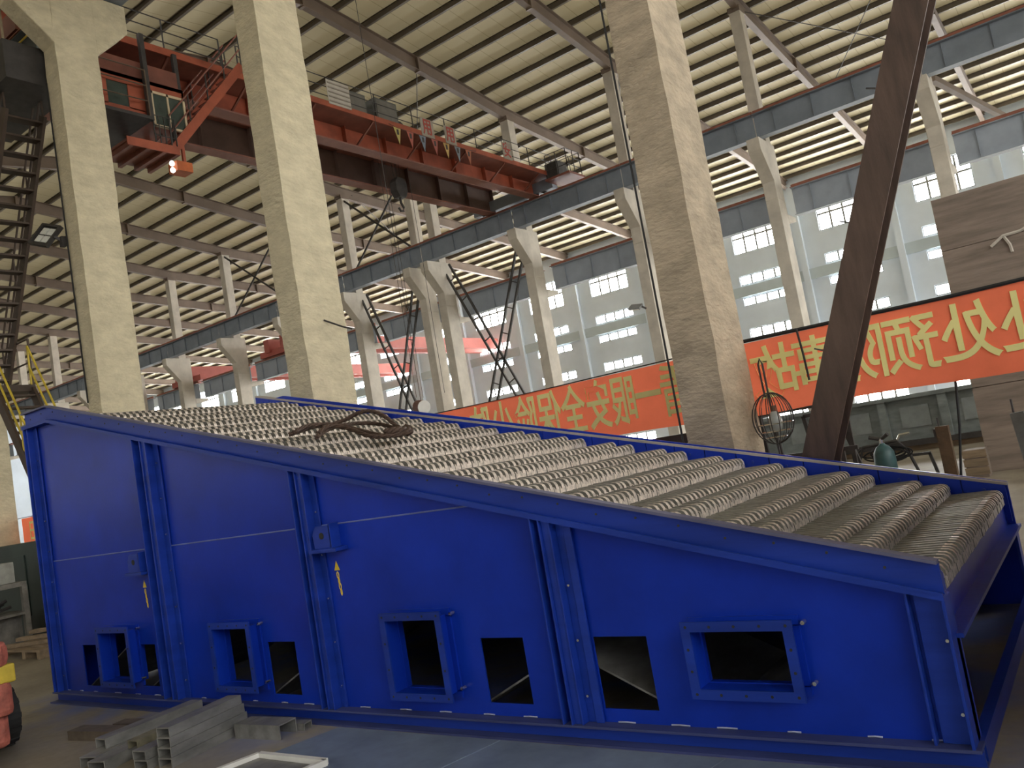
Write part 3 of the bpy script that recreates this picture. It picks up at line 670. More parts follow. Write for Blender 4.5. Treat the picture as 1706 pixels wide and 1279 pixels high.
MB().box(-18.42, -18.38, 11.2, 12.65, 10.88, 11.10).build('platform_edge', CRANE, lp)
MB().prism([(11.25, 11.05), (12.1, 11.05), (12.1, 11.66), (11.95, 11.66)], 0, -19.7, -19.66).build('kick_plate', CRANE, lp)
for (X, y) in ((-18.5, 12.62), (-19.7, 12.62), (-19.7, 11.3)): MB().box(X-0.05, X+0.05, y-0.05, y+0.05, 11.05, 11.8).build('hanger', DARK, CR)
for (X, y) in ((-18.45, 11.98), (-18.9, 13.2)): MB().box(X-0.06, X+0.06, y-0.06, y+0.06, 11.7, 14.05).build('hanger', DARK, CR)
WR = mat('worn_brown_rail', (0.13, 0.09, 0.06), 0.6, 0, 0.3, 5)
rail_run(CR, [(-18.34, 10.5, 11.745), (-18.34, 11.9, 11.745)], 1.25, 1.4, m=WR)
rail_run(CR, [(-18.4, 12.0, 11.05), (-18.4, 12.6, 11.05)], 0.8, 0.15, m=DARK, r=0.016)
rail_run(CR, [(-18.97, 9.4, 14.07), (-18.97, 14.8, 14.07)], 0.98, 1.9)
# stair from the lower platform to the walkway
SY0, SY1, SZ0, SZ1 = 12.5, 15.1, 11.0, 14.1
for X in (-18.45, -19.15):
    MB().bar((X, SY0, SZ0), (X, SY1, SZ1), 0.05, 0.24, (0, -0.77, 0.64)).build('stair_stringer', CRANE, CR)
for k in range(11):
    t = (k+0.5)/11; y, z = SY0+(SY1-SY0)*t, SZ0+(SZ1-SZ0)*t
    MB().box(-19.13, -18.47, y-0.1, y+0.1, z-0.015, z+0.015).build('stair_tread', CRANED, CR)
for X in (-18.45, -19.15):
    for hh in (0.5, 0.95): MB().tube([(X, SY0, SZ0+hh), (X, SY1, SZ1+hh)], 0.022, 5).build('stair_handrail', CRANED, CR)
    for k in range(5):
        t = k/4; MB().tube([(X, SY0+(SY1-SY0)*t, SZ0+(SZ1-SZ0)*t), (X, SY0+(SY1-SY0)*t, SZ0+0.95+(SZ1-SZ0)*t)], 0.022, 5).build('stair_post', DARK, CR)
# warning lamp below the stair foot
fl = MB().box(-18.7, -18.3, 12.45, 12.9, 10.42, 10.68).build('lamp_bracket', mat('orange_bracket', (0.5, 0.12, 0.03), 0.6, 0, 0.2, 5), CR)
MB().box(-18.55, -18.48, 12.78, 12.86, 10.68, 11.5).build('lamp_hanger', CRANE, fl)
LAMP = emit('lamp_glow', (1, 0.97, 0.9), 0.6)
for z in (10.44, 10.62): MB().lathe([(0.02, -0.08), (0.06, -0.05), (0.07, 0), (0.045, 0.05), (0.02, 0.07)], (-18.42, 12.38, z), 10).build('lamp_globe', LAMP, fl, True)

# bridges of the far bay, seen under its runway
for X, l in ((-41.8, 'pinkish red far bay crane bridge just right of the middle near column'), (-52.3, 'pinkish red far bay crane bridge just left of the middle near column')):
    c = root('far_crane_bridge', (X, 45, 10.66), l, 'crane', 'far bay crane bridges')
    RED2 = mat('faded_red', (0.42, 0.10, 0.075), 0.6, 0, 0.15, 0.8)
    MB().box(X-0.25, X+0.25, 34.2, 56.9, 10.9, 11.75).build('girder', RED2, c)
    MB().box(X-1.9, X-1.4, 34.2, 56.9, 10.9, 11.75).build('girder', RED2, c)
    for y in (34.6,): MB().box(X-2.6, X+1.0, y-0.25, y+0.25, 10.67, 11.05).build('end_carriage', RED2, c)
# ------------------------------------------------------------------ crane access stair left of the corbelled column
ST = root('crane_access_stair', (-18, 7.9, 0), 'dark steel stair tower with yellow handrails beside the corbelled column', 'stair')
STB = mat('stair_brown_steel', (0.075, 0.05, 0.035), 0.6, 0.1, 0.3, 3)
def flight(p0, p1, ya, yb, n, rm, rh=0.95):
    (x0, z0), (x1, z1) = p0, p1
    for y in (ya, yb):
        MB().bar((x0, y, z0), (x1, y, z1), 0.06, 0.22, (0, 0, 1)).build('stringer', STB, ST)
        for hh in (rh*0.5, rh): MB().tube([(x0, y, z0+hh), (x1, y, z1+hh)], 0.024, 6).build('handrail', rm, ST)
        for k in range(4):
            t = k/3; x, z = x0+(x1-x0)*t, z0+(z1-z0)*t
            MB().tube([(x, y, z), (x, y, z+rh)], 0.022, 5).build('railing_post', rm, ST)
    for k in range(n):
        t = (k+0.5)/n; x, z = x0+(x1-x0)*t, z0+(z1-z0)*t
        MB().box(x-0.11, x+0.11, ya, yb, z-0.02, z+0.02).build('tread', STB, ST)
flight((-16.4, 10.1), (-19.45, 5.0), 7.5, 8.22, 17, STB)
flight((-18.3, 4.75), (-15.4, 0.05), 7.5, 8.22, 17, YPAINT)
MB().box(-20.4, -18.25, 7.45, 8.28, 4.72, 4.86).build('landing', STB, ST)
rl = [(-18.3, 8.25, 4.86), (-20.35, 8.25, 4.86), (-20.35, 7.48, 4.86)]
def rails(pts, h, m):
    P = [Vector(p) for p in pts]
    for a, b in zip(P[:-1], P[1:]):
        for q in (a, b): MB().tube([q, q+Vector((0, 0, h))], 0.024, 5).build('railing_post', m, ST)
        for hh in (h, h*0.5): MB().tube([a+Vector((0, 0, hh)), b+Vector((0, 0, hh))], 0.02, 5).build('handrail', m, ST)
rails(rl, 1.0, STB)
MB().box(-18.6, -15.75, 7.3, 8.55, 10.42, 11.2).build('top_platform', DARK, ST)
MB().bar((-18.5, 8.45, 10.5), (-18.5, 9.3, 12.3), 0.1, 0.1).build('hanger', DARK, ST)
MB().bar((-16.0, 8.45, 10.5), (-16.0, 9.3, 12.3), 0.1, 0.1).build('hanger', DARK, ST)
rails([(-15.8, 7.35, 11.2), (-17.0, 7.35, 11.2), (-18.5, 7.35, 11.2)], 1.1, mat('worn_rail', (0.32, 0.25, 0.16), 0.6, 0, 0.3, 6))
rails([(-15.8, 8.5, 11.2), (-18.5, 8.5, 11.2)], 1.1, YPAINT)
bt = MB().lathe([(0.05, 0.002), (0.055, 0.02), (0.055, 0.2), (0.03, 0.27), (0.025, 0.33)], (-15.95, 8.1, 11.2), 12).build('water_bottle', mat('pale_bottle', (0.5, 0.62, 0.68), 0.2, 0, 0.1, 5), None, True)
tag(bt, 'small clear water bottle left on the stair platform', 'bottle')

# ------------------------------------------------------------------ flood light on the corbelled column
fd = root('flood_light', (-16.0, 8.0, 7.35), 'square flood light on a bracket on the corbelled column', 'lamp')
def rect_frame(c, u, v, w, h, t, d, name, m, par):
    c, u, v = Vector(c), Vector(u).normalized(), Vector(v).normalized(); n = u.cross(v).normalized()
    mb = MB()
    for s in (1, -1):
        mb.bar(c+u*s*(w/2-t/2)-v*h/2, c+u*s*(w/2-t/2)+v*h/2, t, d, n); mb.bar(c+v*s*(h/2-t/2)-u*(w/2-t), c+v*s*(h/2-t/2)+u*(w/2-t), t, d, n)
    return mb.build(name, m, par)
cc = Vector((-16.05, 7.8, 7.42)); u = Vector((0.9, 0.1, -0.35)).normalized(); v = Vector((0.25, 0.55, 0.8)); v = (v-u*v.dot(u)).normalized(); nn = u.cross(v)
rect_frame(cc, u, v, 0.62, 0.5, 0.05, 0.08, 'housing', DARK, fd)
MB().bar(cc-u*0.27+nn*-0.03, cc+u*0.27+nn*-0.03, 0.44, 0.04, nn).build('back_plate', DARK, fd)
for a in (-1, 1):
    for b in (-1, 1):
        p = cc+u*a*0.11+v*b*0.09; MB().bar(p-u*0.09, p+u*0.09, 0.15, 0.02, nn).build('lamp_cell', mat('lamp_lens', (0.7, 0.72, 0.68), 0.2, 0, 0.1, 10), fd)
MB().bar(cc+u*0.3, (-15.7, 7.98, 7.2), 0.05, 0.05).build('bracket', DARK, fd); MB().box(-15.75, -15.645, 7.9, 7.985, 7.1, 7.3).build('mount', DARK, fd)
for k, (x, y, z) in enumerate(((-15.58, 8.0, 0),)):
    tag(MB().tube([(x, y-0.03, 4.0), (x, y-0.03, 7.2), (x-0.02, y-0.03, 10.4)], 0.016, 5).build('lamp_cable', BLACK), 'thin black cable running down the corbelled column', 'cable')
sl_ = root('column_flood_light', (-16.0, 32.8, 7.1), 'small grey flood light on a far column left of the stained column', 'lamp')
MB().bar((-16.45, 32.7, 7.18), (-15.9, 32.7, 7.1), 0.4, 0.1, (0, -0.5, 0.86)).build('housing', FRAMEW, sl_)
MB().bar((-16.40, 32.62, 7.10), (-15.95, 32.62, 7.03), 0.3, 0.02, (0, -0.5, 0.86)).build('lens', WHITE, sl_)
MB().bar((-15.9, 32.75, 7.1), (-15.8, 32.94, 7.0), 0.06, 0.06).build('arm', DARK, sl_)
# hanging drum lamp behind the machine
dl = root('pendant_lamp', (-10.8, 12.0, 2.75), 'round drum lamp hanging behind the blue rail left of the banner', 'lamp')
MB().tube([(-10.93, 12.0, 2.9), (-10.7, 11.9, 2.86)], 0.13, 16).build('drum', mat('maroon_drum', (0.16, 0.08, 0.07), 0.6, 0, 0.2, 6), dl)
MB().tube([(-10.70, 11.9, 2.86), (-10.685, 11.893, 2.857)], 0.132, 16).build('drum_face', WHITE, dl)
MB().tube([(-10.8, 11.95, 2.75), (-10.8, 11.95, 2.6), (-10.76, 11.95, 2.55), (-10.72, 11.95, 2.6)], 0.02, 6).build('hook', CHROME, dl)
MB().tube([(-10.8, 11.95, 3.0), (-10.8, 11.95, 14.0)], 0.008, 4).build('suspension_wire', DARK, dl)
# ------------------------------------------------------------------ banners tied behind the near columns (seen from their back)
def banner(x0, x1, z0, z1, y, name_label, chars, ch_h, cw, amp=0.009):
    b = root('slogan_banner', ((x0+x1)/2, y, z0), name_label, 'banner', 'red slogan banners')
    nx, nz = 60, 6; mb = MB()
    def yy(x, t): return y+0.5*amp*(math.sin(x*3.1)+0.5*math.sin(x*7.3+1.2))*(0.4+0.6*(1-t))
    vs = []
    for i in range(nx+1):
        for k in range(nz+1):
            x = x0+(x1-x0)*i/nx; t = k/nz; sag = 0.015*math.sin(x*2.3)
            vs.append((x, yy(x, t), z0+sag+(z1-z0-sag)*t))
    fs = [(i*(nz+1)+k, (i+1)*(nz+1)+k, (i+1)*(nz+1)+k+1, i*(nz+1)+k+1) for i in range(nx) for k in range(nz)]
    c = mb.add(vs, fs).build('cloth', BANNER, b, True)
    for ch, cx in chars:
        cu = text_mesh(ch, ch_h*1.16, ch_h*0.014, 0.012, YELLOW, 'character')
        t = place('character', cu, b)
        t.matrix_basis = Matrix(((-1, 0, 0, cx), (0, 0, 1, y), (0, 1, 0, (z0+z1)/2+0.0), (0, 0, 0, 1))) @ Matrix.Diagonal((cw, 1, 1, 1))
    return b
bn1 = banner(-3.30, 0.9, 1.63, 2.43, 8.95, 'red banner with yellow characters right of the stained column', [('故', -2.93), ('事', -2.47), ('防', -2.02), ('预', -1.54), ('处', -1.04), ('处', -0.53), ('全', -0.03)], 0.52, 0.86)
bn2 = banner(-8.6, -4.02, 1.66, 2.42, 8.95, 'red banner with yellow characters left of the stained column', [('看', -4.13), ('一', -4.47), ('眼', -4.81), ('安', -5.17), ('全', -5.54), ('保', -5.91), ('险', -6.28), ('少', -6.68), ('防', -7.06), ('一', -7.42), ('步', -7.8)], 0.56, 0.56)
for b, x0, x1, z in ((bn1, -3.45, 1.2, 2.46), (bn2, -9.3, -3.6, 2.44)):
    MB().tube([(x0, 8.96, z), ((x0+x1)/2, 8.96, z-0.02), (x1, 8.96, z+0.01)], 0.022 if b is bn1 else 0.008, 6).build('tie_rope', BLACK, b)
b3 = banner(-21.25, -19.6, 1.45, 2.15, 8.95, 'short red notice beyond the high end of the blue machine', [('日', -20.75), ('安', -20.3)], 0.45, 0.6, 0.01)
MB().tube([(-21.6, 8.96, 2.17), (-15.7, 8.96, 2.17)], 0.008, 5).build('tie_rope', BLACK, b3)

# ------------------------------------------------------------------ leaning brown steel post
lp = root('leaning_steel_post', (-2.72, 7.5, 0), 'tall brown steel column leaning to the right behind the machine', 'steel column')
a, b = Vector((-2.677, 7.5, 0.0)), Vector((0.282, 7.5, 7.2)); d = (b-a).normalized(); sx = Vector((d.z, 0, -d.x))
yv = Vector((0, 1, 0))
MB().bar(a, b, 0.016, 0.24, yv).build('web', BROWN, lp)
for s_ in (1, -1): MB().bar(a+yv*s_*0.125, b+yv*s_*0.125, 0.265, 0.022, yv).build('flange', BROWN, lp)
MB().box(-2.93, -2.42, 7.28, 7.72, 0, 0.02).build('base_plate', BROWN, lp)
for t in (2.2, 3.3, 4.4):
    p = a+d*t-sx*0.135-yv*0.125; MB().bar(p, p+Vector((-0.07, 0, 0.03)), 0.02, 0.012).build('clip', DARK, lp)
# thin cable down the stained column
tag(MB().tube([(-3.69, 7.97, 0.3), (-3.69, 7.97, 3.5), (-3.69, 7.97, 7.5), (-3.68, 7.97, 11.0)], 0.012, 5).build('column_cable', BLACK), 'thin black cable down the edge of the stained column', 'cable')
tag(MB().tube([(-1.17, 9.06, 2.44), (-1.22, 9.07, 1.9), (-1.3, 9.08, 1.2), (-1.42, 9.1, 0.5), (-1.5, 9.1, 0.02)], 0.013, 5).build('hanging_cable', BLACK), 'black cable hanging in front of the banner to the floor', 'cable')
MB().tube([(-2.6, 8.90, 2.46), (-2.58, 8.895, 2.2), (-2.57, 8.895, 1.9)], 0.012, 5).build('dangling_cable', BLACK, bn1)

# ------------------------------------------------------------------ wire cage work lamp on a rod stand
wl = root('wire_cage_lamp', (-2.93, 8.6, 0), 'bulb in a wire cage on a thin rod stand beside the stained column', 'lamp')
c0 = Vector((-2.93, 8.6, 1.57)); R0 = 0.21
MB().tube([(c0.x, c0.y, 0), (c0.x, c0.y, 1.55), (c0.x, c0.y, 2.15), (c0.x-0.02, c0.y, 2.21), (c0.x-0.045, c0.y, 2.15), (c0.x-0.04, c0.y, 1.8)], 0.011, 6).build('rod', DARK, wl)
MB().box(c0.x-0.2, c0.x+0.2, c0.y-0.2, c0.y+0.2, 0, 0.015).build('foot_plate', DARK, wl)
for k in range(8):
    an = math.pi*k/8+0.2
    pts = [c0+Vector((R0*math.sin(t)*math.cos(an), R0*math.sin(t)*math.sin(an), 0.27*math.cos(t))) for t in [math.pi*2*q/28 for q in range(28)]]
    MB().tube(pts, 0.005, 4, True).build('cage_wire', DARK, wl)
for zz, rr in ((-0.06, 0.195), (-0.14, 0.165), (-0.2, 0.11)):
    MB().tube([c0+Vector((rr*math.cos(t), rr*math.sin(t), zz)) for t in [2*math.pi*q/20 for q in range(20)]], 0.005, 4, True).build('cage_ring', CHROME, wl)
MB().lathe([(0.02, -0.14), (0.055, -0.12), (0.07, -0.05), (0.06, 0.02), (0.03, 0.07)], (c0.x+0.02, c0.y, c0.z+0.0), 14).build('bulb', mat('milky_bulb', (0.42, 0.45, 0.42), 0.2, 0, 0.1, 5), wl, True)
MB().tube([(c0.x+0.02, c0.y, c0.z+0.07), (c0.x+0.02, c0.y, c0.z+0.13)], 0.028, 10).build('socket', mat('brown_socket', (0.12, 0.06, 0.03), 0.5), wl)
# ------------------------------------------------------------------ black steel rack and trestle
def frame_obj(name, label, cat, bars, m=DARK, t=0.05, base=None):
    p = base or bars[0][1]
    r = root(name, (p[0], p[1], 0), label, cat)
    for nm, a, b in bars: MB().bar(a, b, t, t).build(nm, m, r)
    return r
frame_obj('steel_rack', 'black steel angle rack between the stained column and the leaning post', 'rack', [
    ('top_rail', (-3.75, 10.4, 1.62), (-2.75, 10.4, 1.62)), ('mid_rail', (-3.65, 10.4, 1.05), (-2.6, 10.4, 1.05)),
    ('leg', (-3.65, 10.4, 0), (-3.72, 10.4, 1.62)), ('leg', (-2.8, 10.4, 0), (-2.78, 10.4, 1.62)), ('leg', (-3.65, 10.9, 0), (-3.72, 10.9, 1.62)), ('leg', (-2.8, 10.9, 0), (-2.78, 10.9, 1.62)),
    ('side_rail', (-3.72, 10.4, 1.6), (-3.72, 10.9, 1.6)), ('side_rail', (-2.78, 10.4, 1.6), (-2.78, 10.9, 1.6)), ('brace', (-3.6, 10.4, 0.1), (-3.1, 10.4, 1.05)), ('brace', (-2.85, 10.4, 0.1), (-3.2, 10.4, 1.05))])
frame_obj('steel_trestle', 'dark steel trestle just right of the leaning post', 'trestle', [
    ('leg', (-2.71, 11.5, 0), (-3.06, 11.5, 1.48)), ('leg', (-3.03, 11.5, 0), (-3.24, 11.5, 1.48)), ('top_rail', (-3.5, 11.5, 1.5), (-3.0, 11.5, 1.5)), ('cross_rail', (-3.5, 11.5, 1.2), (-2.96, 11.5, 1.2)), ('leg', (-3.35, 11.5, 0), (-3.5, 11.5, 1.5))])
# gas cylinder with coiled hoses on a stand
gc = root('gas_cylinder', (-3.05, 13.6, 0), 'teal gas cylinder with a valve beyond the far rail', 'gas cylinder')
MB().lathe([(0.15, 0), (0.16, 0.02), (0.16, 0.62), (0.148, 0.73), (0.10, 0.81), (0.045, 0.85), (0.04, 0.87)], (-3.05, 13.6, 0), 18).build('body', TEAL, gc, True)
MB().lathe([(0.035, 0.86), (0.035, 0.94), (0.02, 0.95)], (-3.05, 13.6, 0), 8).build('valve', CHROME, gc)
MB().tube([(-3.22, 13.6, 0.98), (-3.05, 13.6, 0.93), (-2.93, 13.55, 1.0)], 0.03, 8).build('regulator', DARK, gc)
hs = root('hose_stand', (-2.95, 13.95, 0), 'bent pipe stand draped with black hoses around the teal cylinder', 'hose stand')
MB().tube([(-3.56, 13.95, 0), (-3.53, 13.95, 0.55), (-3.42, 13.95, 0.82), (-2.9, 13.95, 0.86), (-2.78, 13.95, 0.7), (-2.68, 13.95, 0.35), (-2.62, 13.95, 0)], 0.024, 8).build('hoop', DARK, hs)
MB().tube([(-2.9, 13.95, 0.86), (-2.85, 13.95, 0.94), (-2.70, 13.95, 0.95)], 0.02, 8).build('lever', CHROME, hs)
for k in range(7):
    cx, cz, rr = -3.13+random.uniform(-0.16, 0.16), 0.78+random.uniform(-0.05, 0.06), random.uniform(0.14, 0.22)
    MB().tube([(cx+rr*1.3*math.cos(t), 13.88+k*0.02, cz+rr*0.45*math.sin(t)-0.1) for t in [2*math.pi*q/20 for q in range(20)]], 0.014, 5, True).build('hose_loop', BLACK, hs)
MB().box(-3.15, -3.11, 13.93, 13.97, 0, 0.85).build('post', DARK, hs)
frame_obj('low_trestle', 'low dark steel trestle right of the hose stand', 'trestle', [('top_rail', (-3.2, 14.3, 0.58), (-2.52, 14.3, 0.58)), ('leg', (-2.54, 14.3, 0.58), (-2.43, 14.3, 0)), ('leg', (-3.17, 14.3, 0.58), (-3.2, 14.3, 0))], DARK, 0.045)
# rusty post with a pin, grey post
rp = root('rusty_post', (-2.2, 13.6, 0), 'rusty brown square steel post standing on the floor', 'post')
MB().bar((-2.18, 13.6, 0), (-2.18, 13.6, 1.0), 0.17, 0.14).build('shaft', mat('orange_rust', (0.10, 0.06, 0.032), 0.8, 0, 0.4, 5, 0.2, 30), rp)
MB().tube([(-2.22, 13.6, 1.0), (-2.22, 13.6, 1.13)], 0.014, 6).build('pin', DARK, rp)
MB().box(-2.30, -2.262, 13.55, 13.65, 0.84, 0.97).build('clip', DARK, rp)
gp = root('grey_post', (-0.85, 10.5, 0), 'grey steel post in front of the rusty plate stack', 'post')
MB().bar((-0.85, 10.5, 0), (-0.93, 10.5, 1.18), 0.13, 0.1).build('shaft', mat('grey_post_paint', (0.14, 0.15, 0.14), 0.6, 0, 0.3, 5), gp)
MB().tube([(-0.96, 10.5, 1.18), (-0.96, 10.5, 1.33)], 0.012, 6).build('pin', DARK, gp)
bx = root('small_crate', (-2.05, 15.6, 0), 'small weathered wooden box beside the rusty plate stack', 'box')
for k in range(3): MB().box(-2.25, -1.9, 15.3, 15.32, 0.05+k*0.14, 0.17+k*0.14).build('slat', WOOD, bx)
MB().box(-2.23, -1.92, 15.32, 15.7, 0, 0.46).build('body', RUST, bx)
# rusty plate structure
pl_ = root('rusty_plate_stack', (0.8, 16.2, 0), 'tall rusty brown steel plate box behind the banner', 'steel box')
z = 0.0
for k, h in enumerate((1.45, 0.75, 0.8, 0.85, 0.92)):
    MB().box(-1.98+random.uniform(-0.01, 0.01), 4.0, 16.0+random.uniform(-0.006, 0.006), 18.5, z, z+h-0.012).build('plate_course', RUST, pl_); z += h
MB().box(-1.94, 3.9, 16.03, 18.4, 0, 4.74).build('core', mat('rust_core', (0.12, 0.09, 0.07), 0.8, 0, 0.2, 3), pl_)
MB().tube([(-1.25, 15.97, 3.72), (-1.05, 15.96, 3.85), (-0.8, 15.97, 3.86), (-0.62, 15.96, 3.92)], 0.025, 5).build('chalk_line', mat('chalk', (0.6, 0.55, 0.48), 0.9), pl_)
MB().tube([(-1.05, 15.96, 3.85), (-0.98, 15.96, 3.68), (-0.97, 15.96, 3.55)], 0.025, 5).build('chalk_line', mat('chalk', (0.6, 0.55, 0.48), 0.9), pl_)
# grey-green ribbed panels far behind
gf = root('ribbed_steel_panel', (-4.5, 23.5, 0), 'long grey-green ribbed steel panel standing on the floor beyond the hoses', 'steel panel')
MB().box(-9.5, -2.1, 23.5, 23.9, 0.28, 1.42).build('plate', GREYG, gf)
for k in range(6):
    X = -9.45+k*1.46; MB().box(X-0.1, X+0.1, 23.34, 23.5, 0.2, 1.42).build('rib', GREYG, gf)
    if k < 5: MB().box(X+0.4, X+1.1, 23.47, 23.5, 0.6, 1.15).build('inset_plate', mat('inset_grey', (0.27, 0.30, 0.295), 0.6, 0, 0.2, 3), gf)
MB().box(-9.5, -2.1, 23.3, 23.5, 1.36, 1.46).build('top_angle', GREYG, gf); MB().box(-9.5, -2.1, 23.25, 23.6, 0.14, 0.28).build('bottom_angle', DARK, gf)
MB().box(-9.5, -2.1, 23.4, 23.8, 0, 0.14).build('timber', WOOD, gf)
dk = root('dark_duct', (-3.95, 10.2, 0), 'dark steel beam lying on supports under the left banner', 'beam')
MB().box(-5.6, -3.75, 10.1, 10.3, 1.42, 1.55).build('beam', DARK, dk)
for X in (-5.4, -4.0): MB().box(X-0.05, X+0.05, 10.12, 10.28, 0, 1.42).build('leg', DARK, dk)
# ------------------------------------------------------------------ wire rope sling lying on the grate
sl = root('wire_rope_sling', (-5.5, 5.0, 2.1), 'brown oily wire rope sling lying doubled on the grate', 'wire rope')
def deck_z(x): return rail_z(x)-0.045
def strand(pts, r=0.018):
    P = [Vector((x, y, deck_z(x)+h)) for x, y, h in pts]; Q = []
    for i in range(len(P)-1):
        p0, p1, p2, p3 = P[max(i-1, 0)], P[i], P[i+1], P[min(i+2, len(P)-1)]
        for k in range(6):
            t = k/6; Q.append(0.5*((2*p1)+(-p0+p2)*t+(2*p0-5*p1+4*p2-p3)*t*t+(-p0+3*p1-3*p2+p3)*t**3))
    Q.append(P[-1])
    for ph in (0, 2.09, 4.19):
        R = []
        for i, q in enumerate(Q):
            d = (Q[min(i+1, len(Q)-1)]-Q[max(i-1, 0)]).normalized(); s = d.cross(Vector((0, 0, 1))).normalized(); u = s.cross(d)
            a = ph+i*0.9; R.append(q+(s*math.cos(a)+u*math.sin(a))*r*0.6)
        MB().tube(R, r*0.62, 6).build('rope_strand', ROPE, sl, True)
strand([(-5.54, 4.47, 0.03), (-5.70, 4.75, 0.03), (-5.77, 4.96, 0.04), (-5.72, 5.08, 0.05), (-5.62, 5.18, 0.1), (-5.5, 5.24, 0.17), (-5.4, 5.3, 0.19), (-5.3, 5.35, 0.15), (-5.2, 5.38, 0.07), (-5.03, 5.33, 0.03)])
strand([(-5.28, 4.52, 0.03), (-5.45, 4.75, 0.04), (-5.56, 4.96, 0.05), (-5.65, 5.2, 0.05), (-5.72, 5.38, 0.04), (-5.6, 5.52, 0.04), (-5.35, 5.45, 0.04), (-5.12, 5.35, 0.03), (-4.95, 5.25, 0.03)])
strand([(-5.52, 4.5, 0.05), (-5.66, 4.78, 0.07), (-5.6, 4.98, 0.07), (-5.42, 5.05, 0.05), (-5.2, 5.05, 0.03), (-5.02, 5.03, 0.03), (-4.9, 5.12, 0.04)])
strand([(-5.35, 4.6, 0.05), (-5.48, 4.85, 0.08), (-5.35, 4.95, 0.06), (-5.1, 4.92, 0.03), (-4.98, 5.0, 0.03), (-4.88, 5.18, 0.06)])
strand([(-5.0, 5.02, 0.06), (-4.93, 5.12, 0.08), (-4.95, 5.28, 0.06), (-5.08, 5.36, 0.07)], 0.03)

# ------------------------------------------------------------------ steel channels and scrap on the floor in front
def channel(p0, p1, label, w=0.13, h=0.062, z=0.0, m=STEEL):
    a, b = Vector((p0[0], p0[1], z)), Vector((p1[0], p1[1], z)); d = (b-a).normalized(); s = Vector((-d.y, d.x, 0)); t = 0.009
    prof = [(-w/2, 0), (-w/2+t, 0), (-w/2+t, h-t), (w/2-t, h-t), (w/2-t, 0), (w/2, 0), (w/2, h), (-w/2, h)]
    vs = [a+s*q[0]+Vector((0, 0, q[1])) for q in prof]+[b+s*q[0]+Vector((0, 0, q[1])) for q in prof]
    fs = [(i, (i+1) % 8, (i+1) % 8+8, i+8) for i in range(8)]+[(0, 1, 2, 7), (7, 2, 3, 6), (6, 3, 4, 5), (8, 15, 10, 9), (15, 14, 11, 10), (14, 13, 12, 11)]
    o = MB().add([v-a for v in vs], fs).build('steel_channel', m); o.location = a
    return tag(o, label, 'steel channel', 'cut steel channels on the floor')
A0, A1 = (-5.50, 3.02), (-5.62, 3.72)
for k, n in enumerate(('lowest in the tall channel stack', 'second from bottom in the tall channel stack', 'third from bottom in the tall channel stack', 'topmost on the tall channel stack')):
    channel((A0[0]-0.012*k, A0[1]+0.01*k), (A1[0]-0.008*k, A1[1]-0.01*k), 'grey cut steel channel, '+n, z=0.063*k)
for k, n in enumerate(('lower', 'upper')):
    channel((-5.68-0.01*k, 2.95), (-5.80, 3.6), 'grey steel channel, %s of the pair left of the tall stack' % n, z=0.063*k)
channel((-6.02, 2.82), (-6.25, 3.55), 'long dull steel channel in the flat pile, nearest the viewer', 0.15, 0.08)
channel((-6.22, 2.86), (-6.42, 3.55), 'long dull steel channel in the flat pile, beside the nearest', 0.15, 0.08)
channel((-6.30, 3.0), (-6.36, 3.82), 'long dull steel channel laid across the flat pile', 0.13, 0.07, 0.08)
channel((-5.95, 3.05), (-6.05, 3.88), 'long yellow-smeared steel channel on top of the flat pile', 0.11, 0.06, 0.08, mat('smeared_steel', (0.24, 0.22, 0.15), 0.6, 0.3, 0.4, 9))
channel((-7.25, 3.27), (-6.60, 3.36), 'brownish steel channel lying apart toward the forklift', 0.14, 0.075, 0, mat('brown_mill_steel', (0.15, 0.12, 0.09), 0.6, 0.3, 0.3, 9))
channel((-7.0, 3.5), (-6.45, 3.6), 'brownish steel channel close to the machine base by the flat pile', 0.12, 0.06, 0, MATS['brown_mill_steel'])
channel((-5.48, 3.62), (-5.02, 3.66), 'short steel channel lying against the machine base', 0.16, 0.10)
channel((-5.3, 3.76), (-4.98, 3.80), 'short thin steel channel tucked under the base beam', 0.08, 0.05)
wf = root('white_steel_frame', (-4.5, 3.15, 0), 'small white-edged steel frame lying flat on the floor', 'steel frame')
for a, b in (((-4.86, 3.30, 0.02), (-4.22, 3.31, 0.02)), ((-4.86, 3.30, 0.02), (-4.95, 2.9, 0.02)), ((-4.22, 3.31, 0.02), (-4.3, 2.9, 0.02)), ((-4.95, 2.9, 0.02), (-4.3, 2.9, 0.02))): MB().bar(a, b, 0.035, 0.04).build('frame_bar', WHITE, wf)
MB().box(-4.9, -4.3, 2.92, 3.28, 0, 0.012).build('inner_plate', STEEL, wf)
FP = mat('floor_plate_steel', (0.20, 0.25, 0.34), 0.45, 0.1, 0.3, 2.5)
fpl = root('floor_plate', (-2.6, 3.0, 0), 'blue-grey steel floor plates let into the floor before the machine', 'floor plate', kind='structure')
for k, (x0, x1) in enumerate(((-4.75, -3.32), (-3.31, -1.9), (-1.89, -0.4))):
    MB().prism([(x0+0.02, 3.86), (x1+0.02, 3.86), (x1-0.35, 2.3), (x0-0.35, 2.3)], 2, 0.0, 0.004).build('plate', FP, fpl)

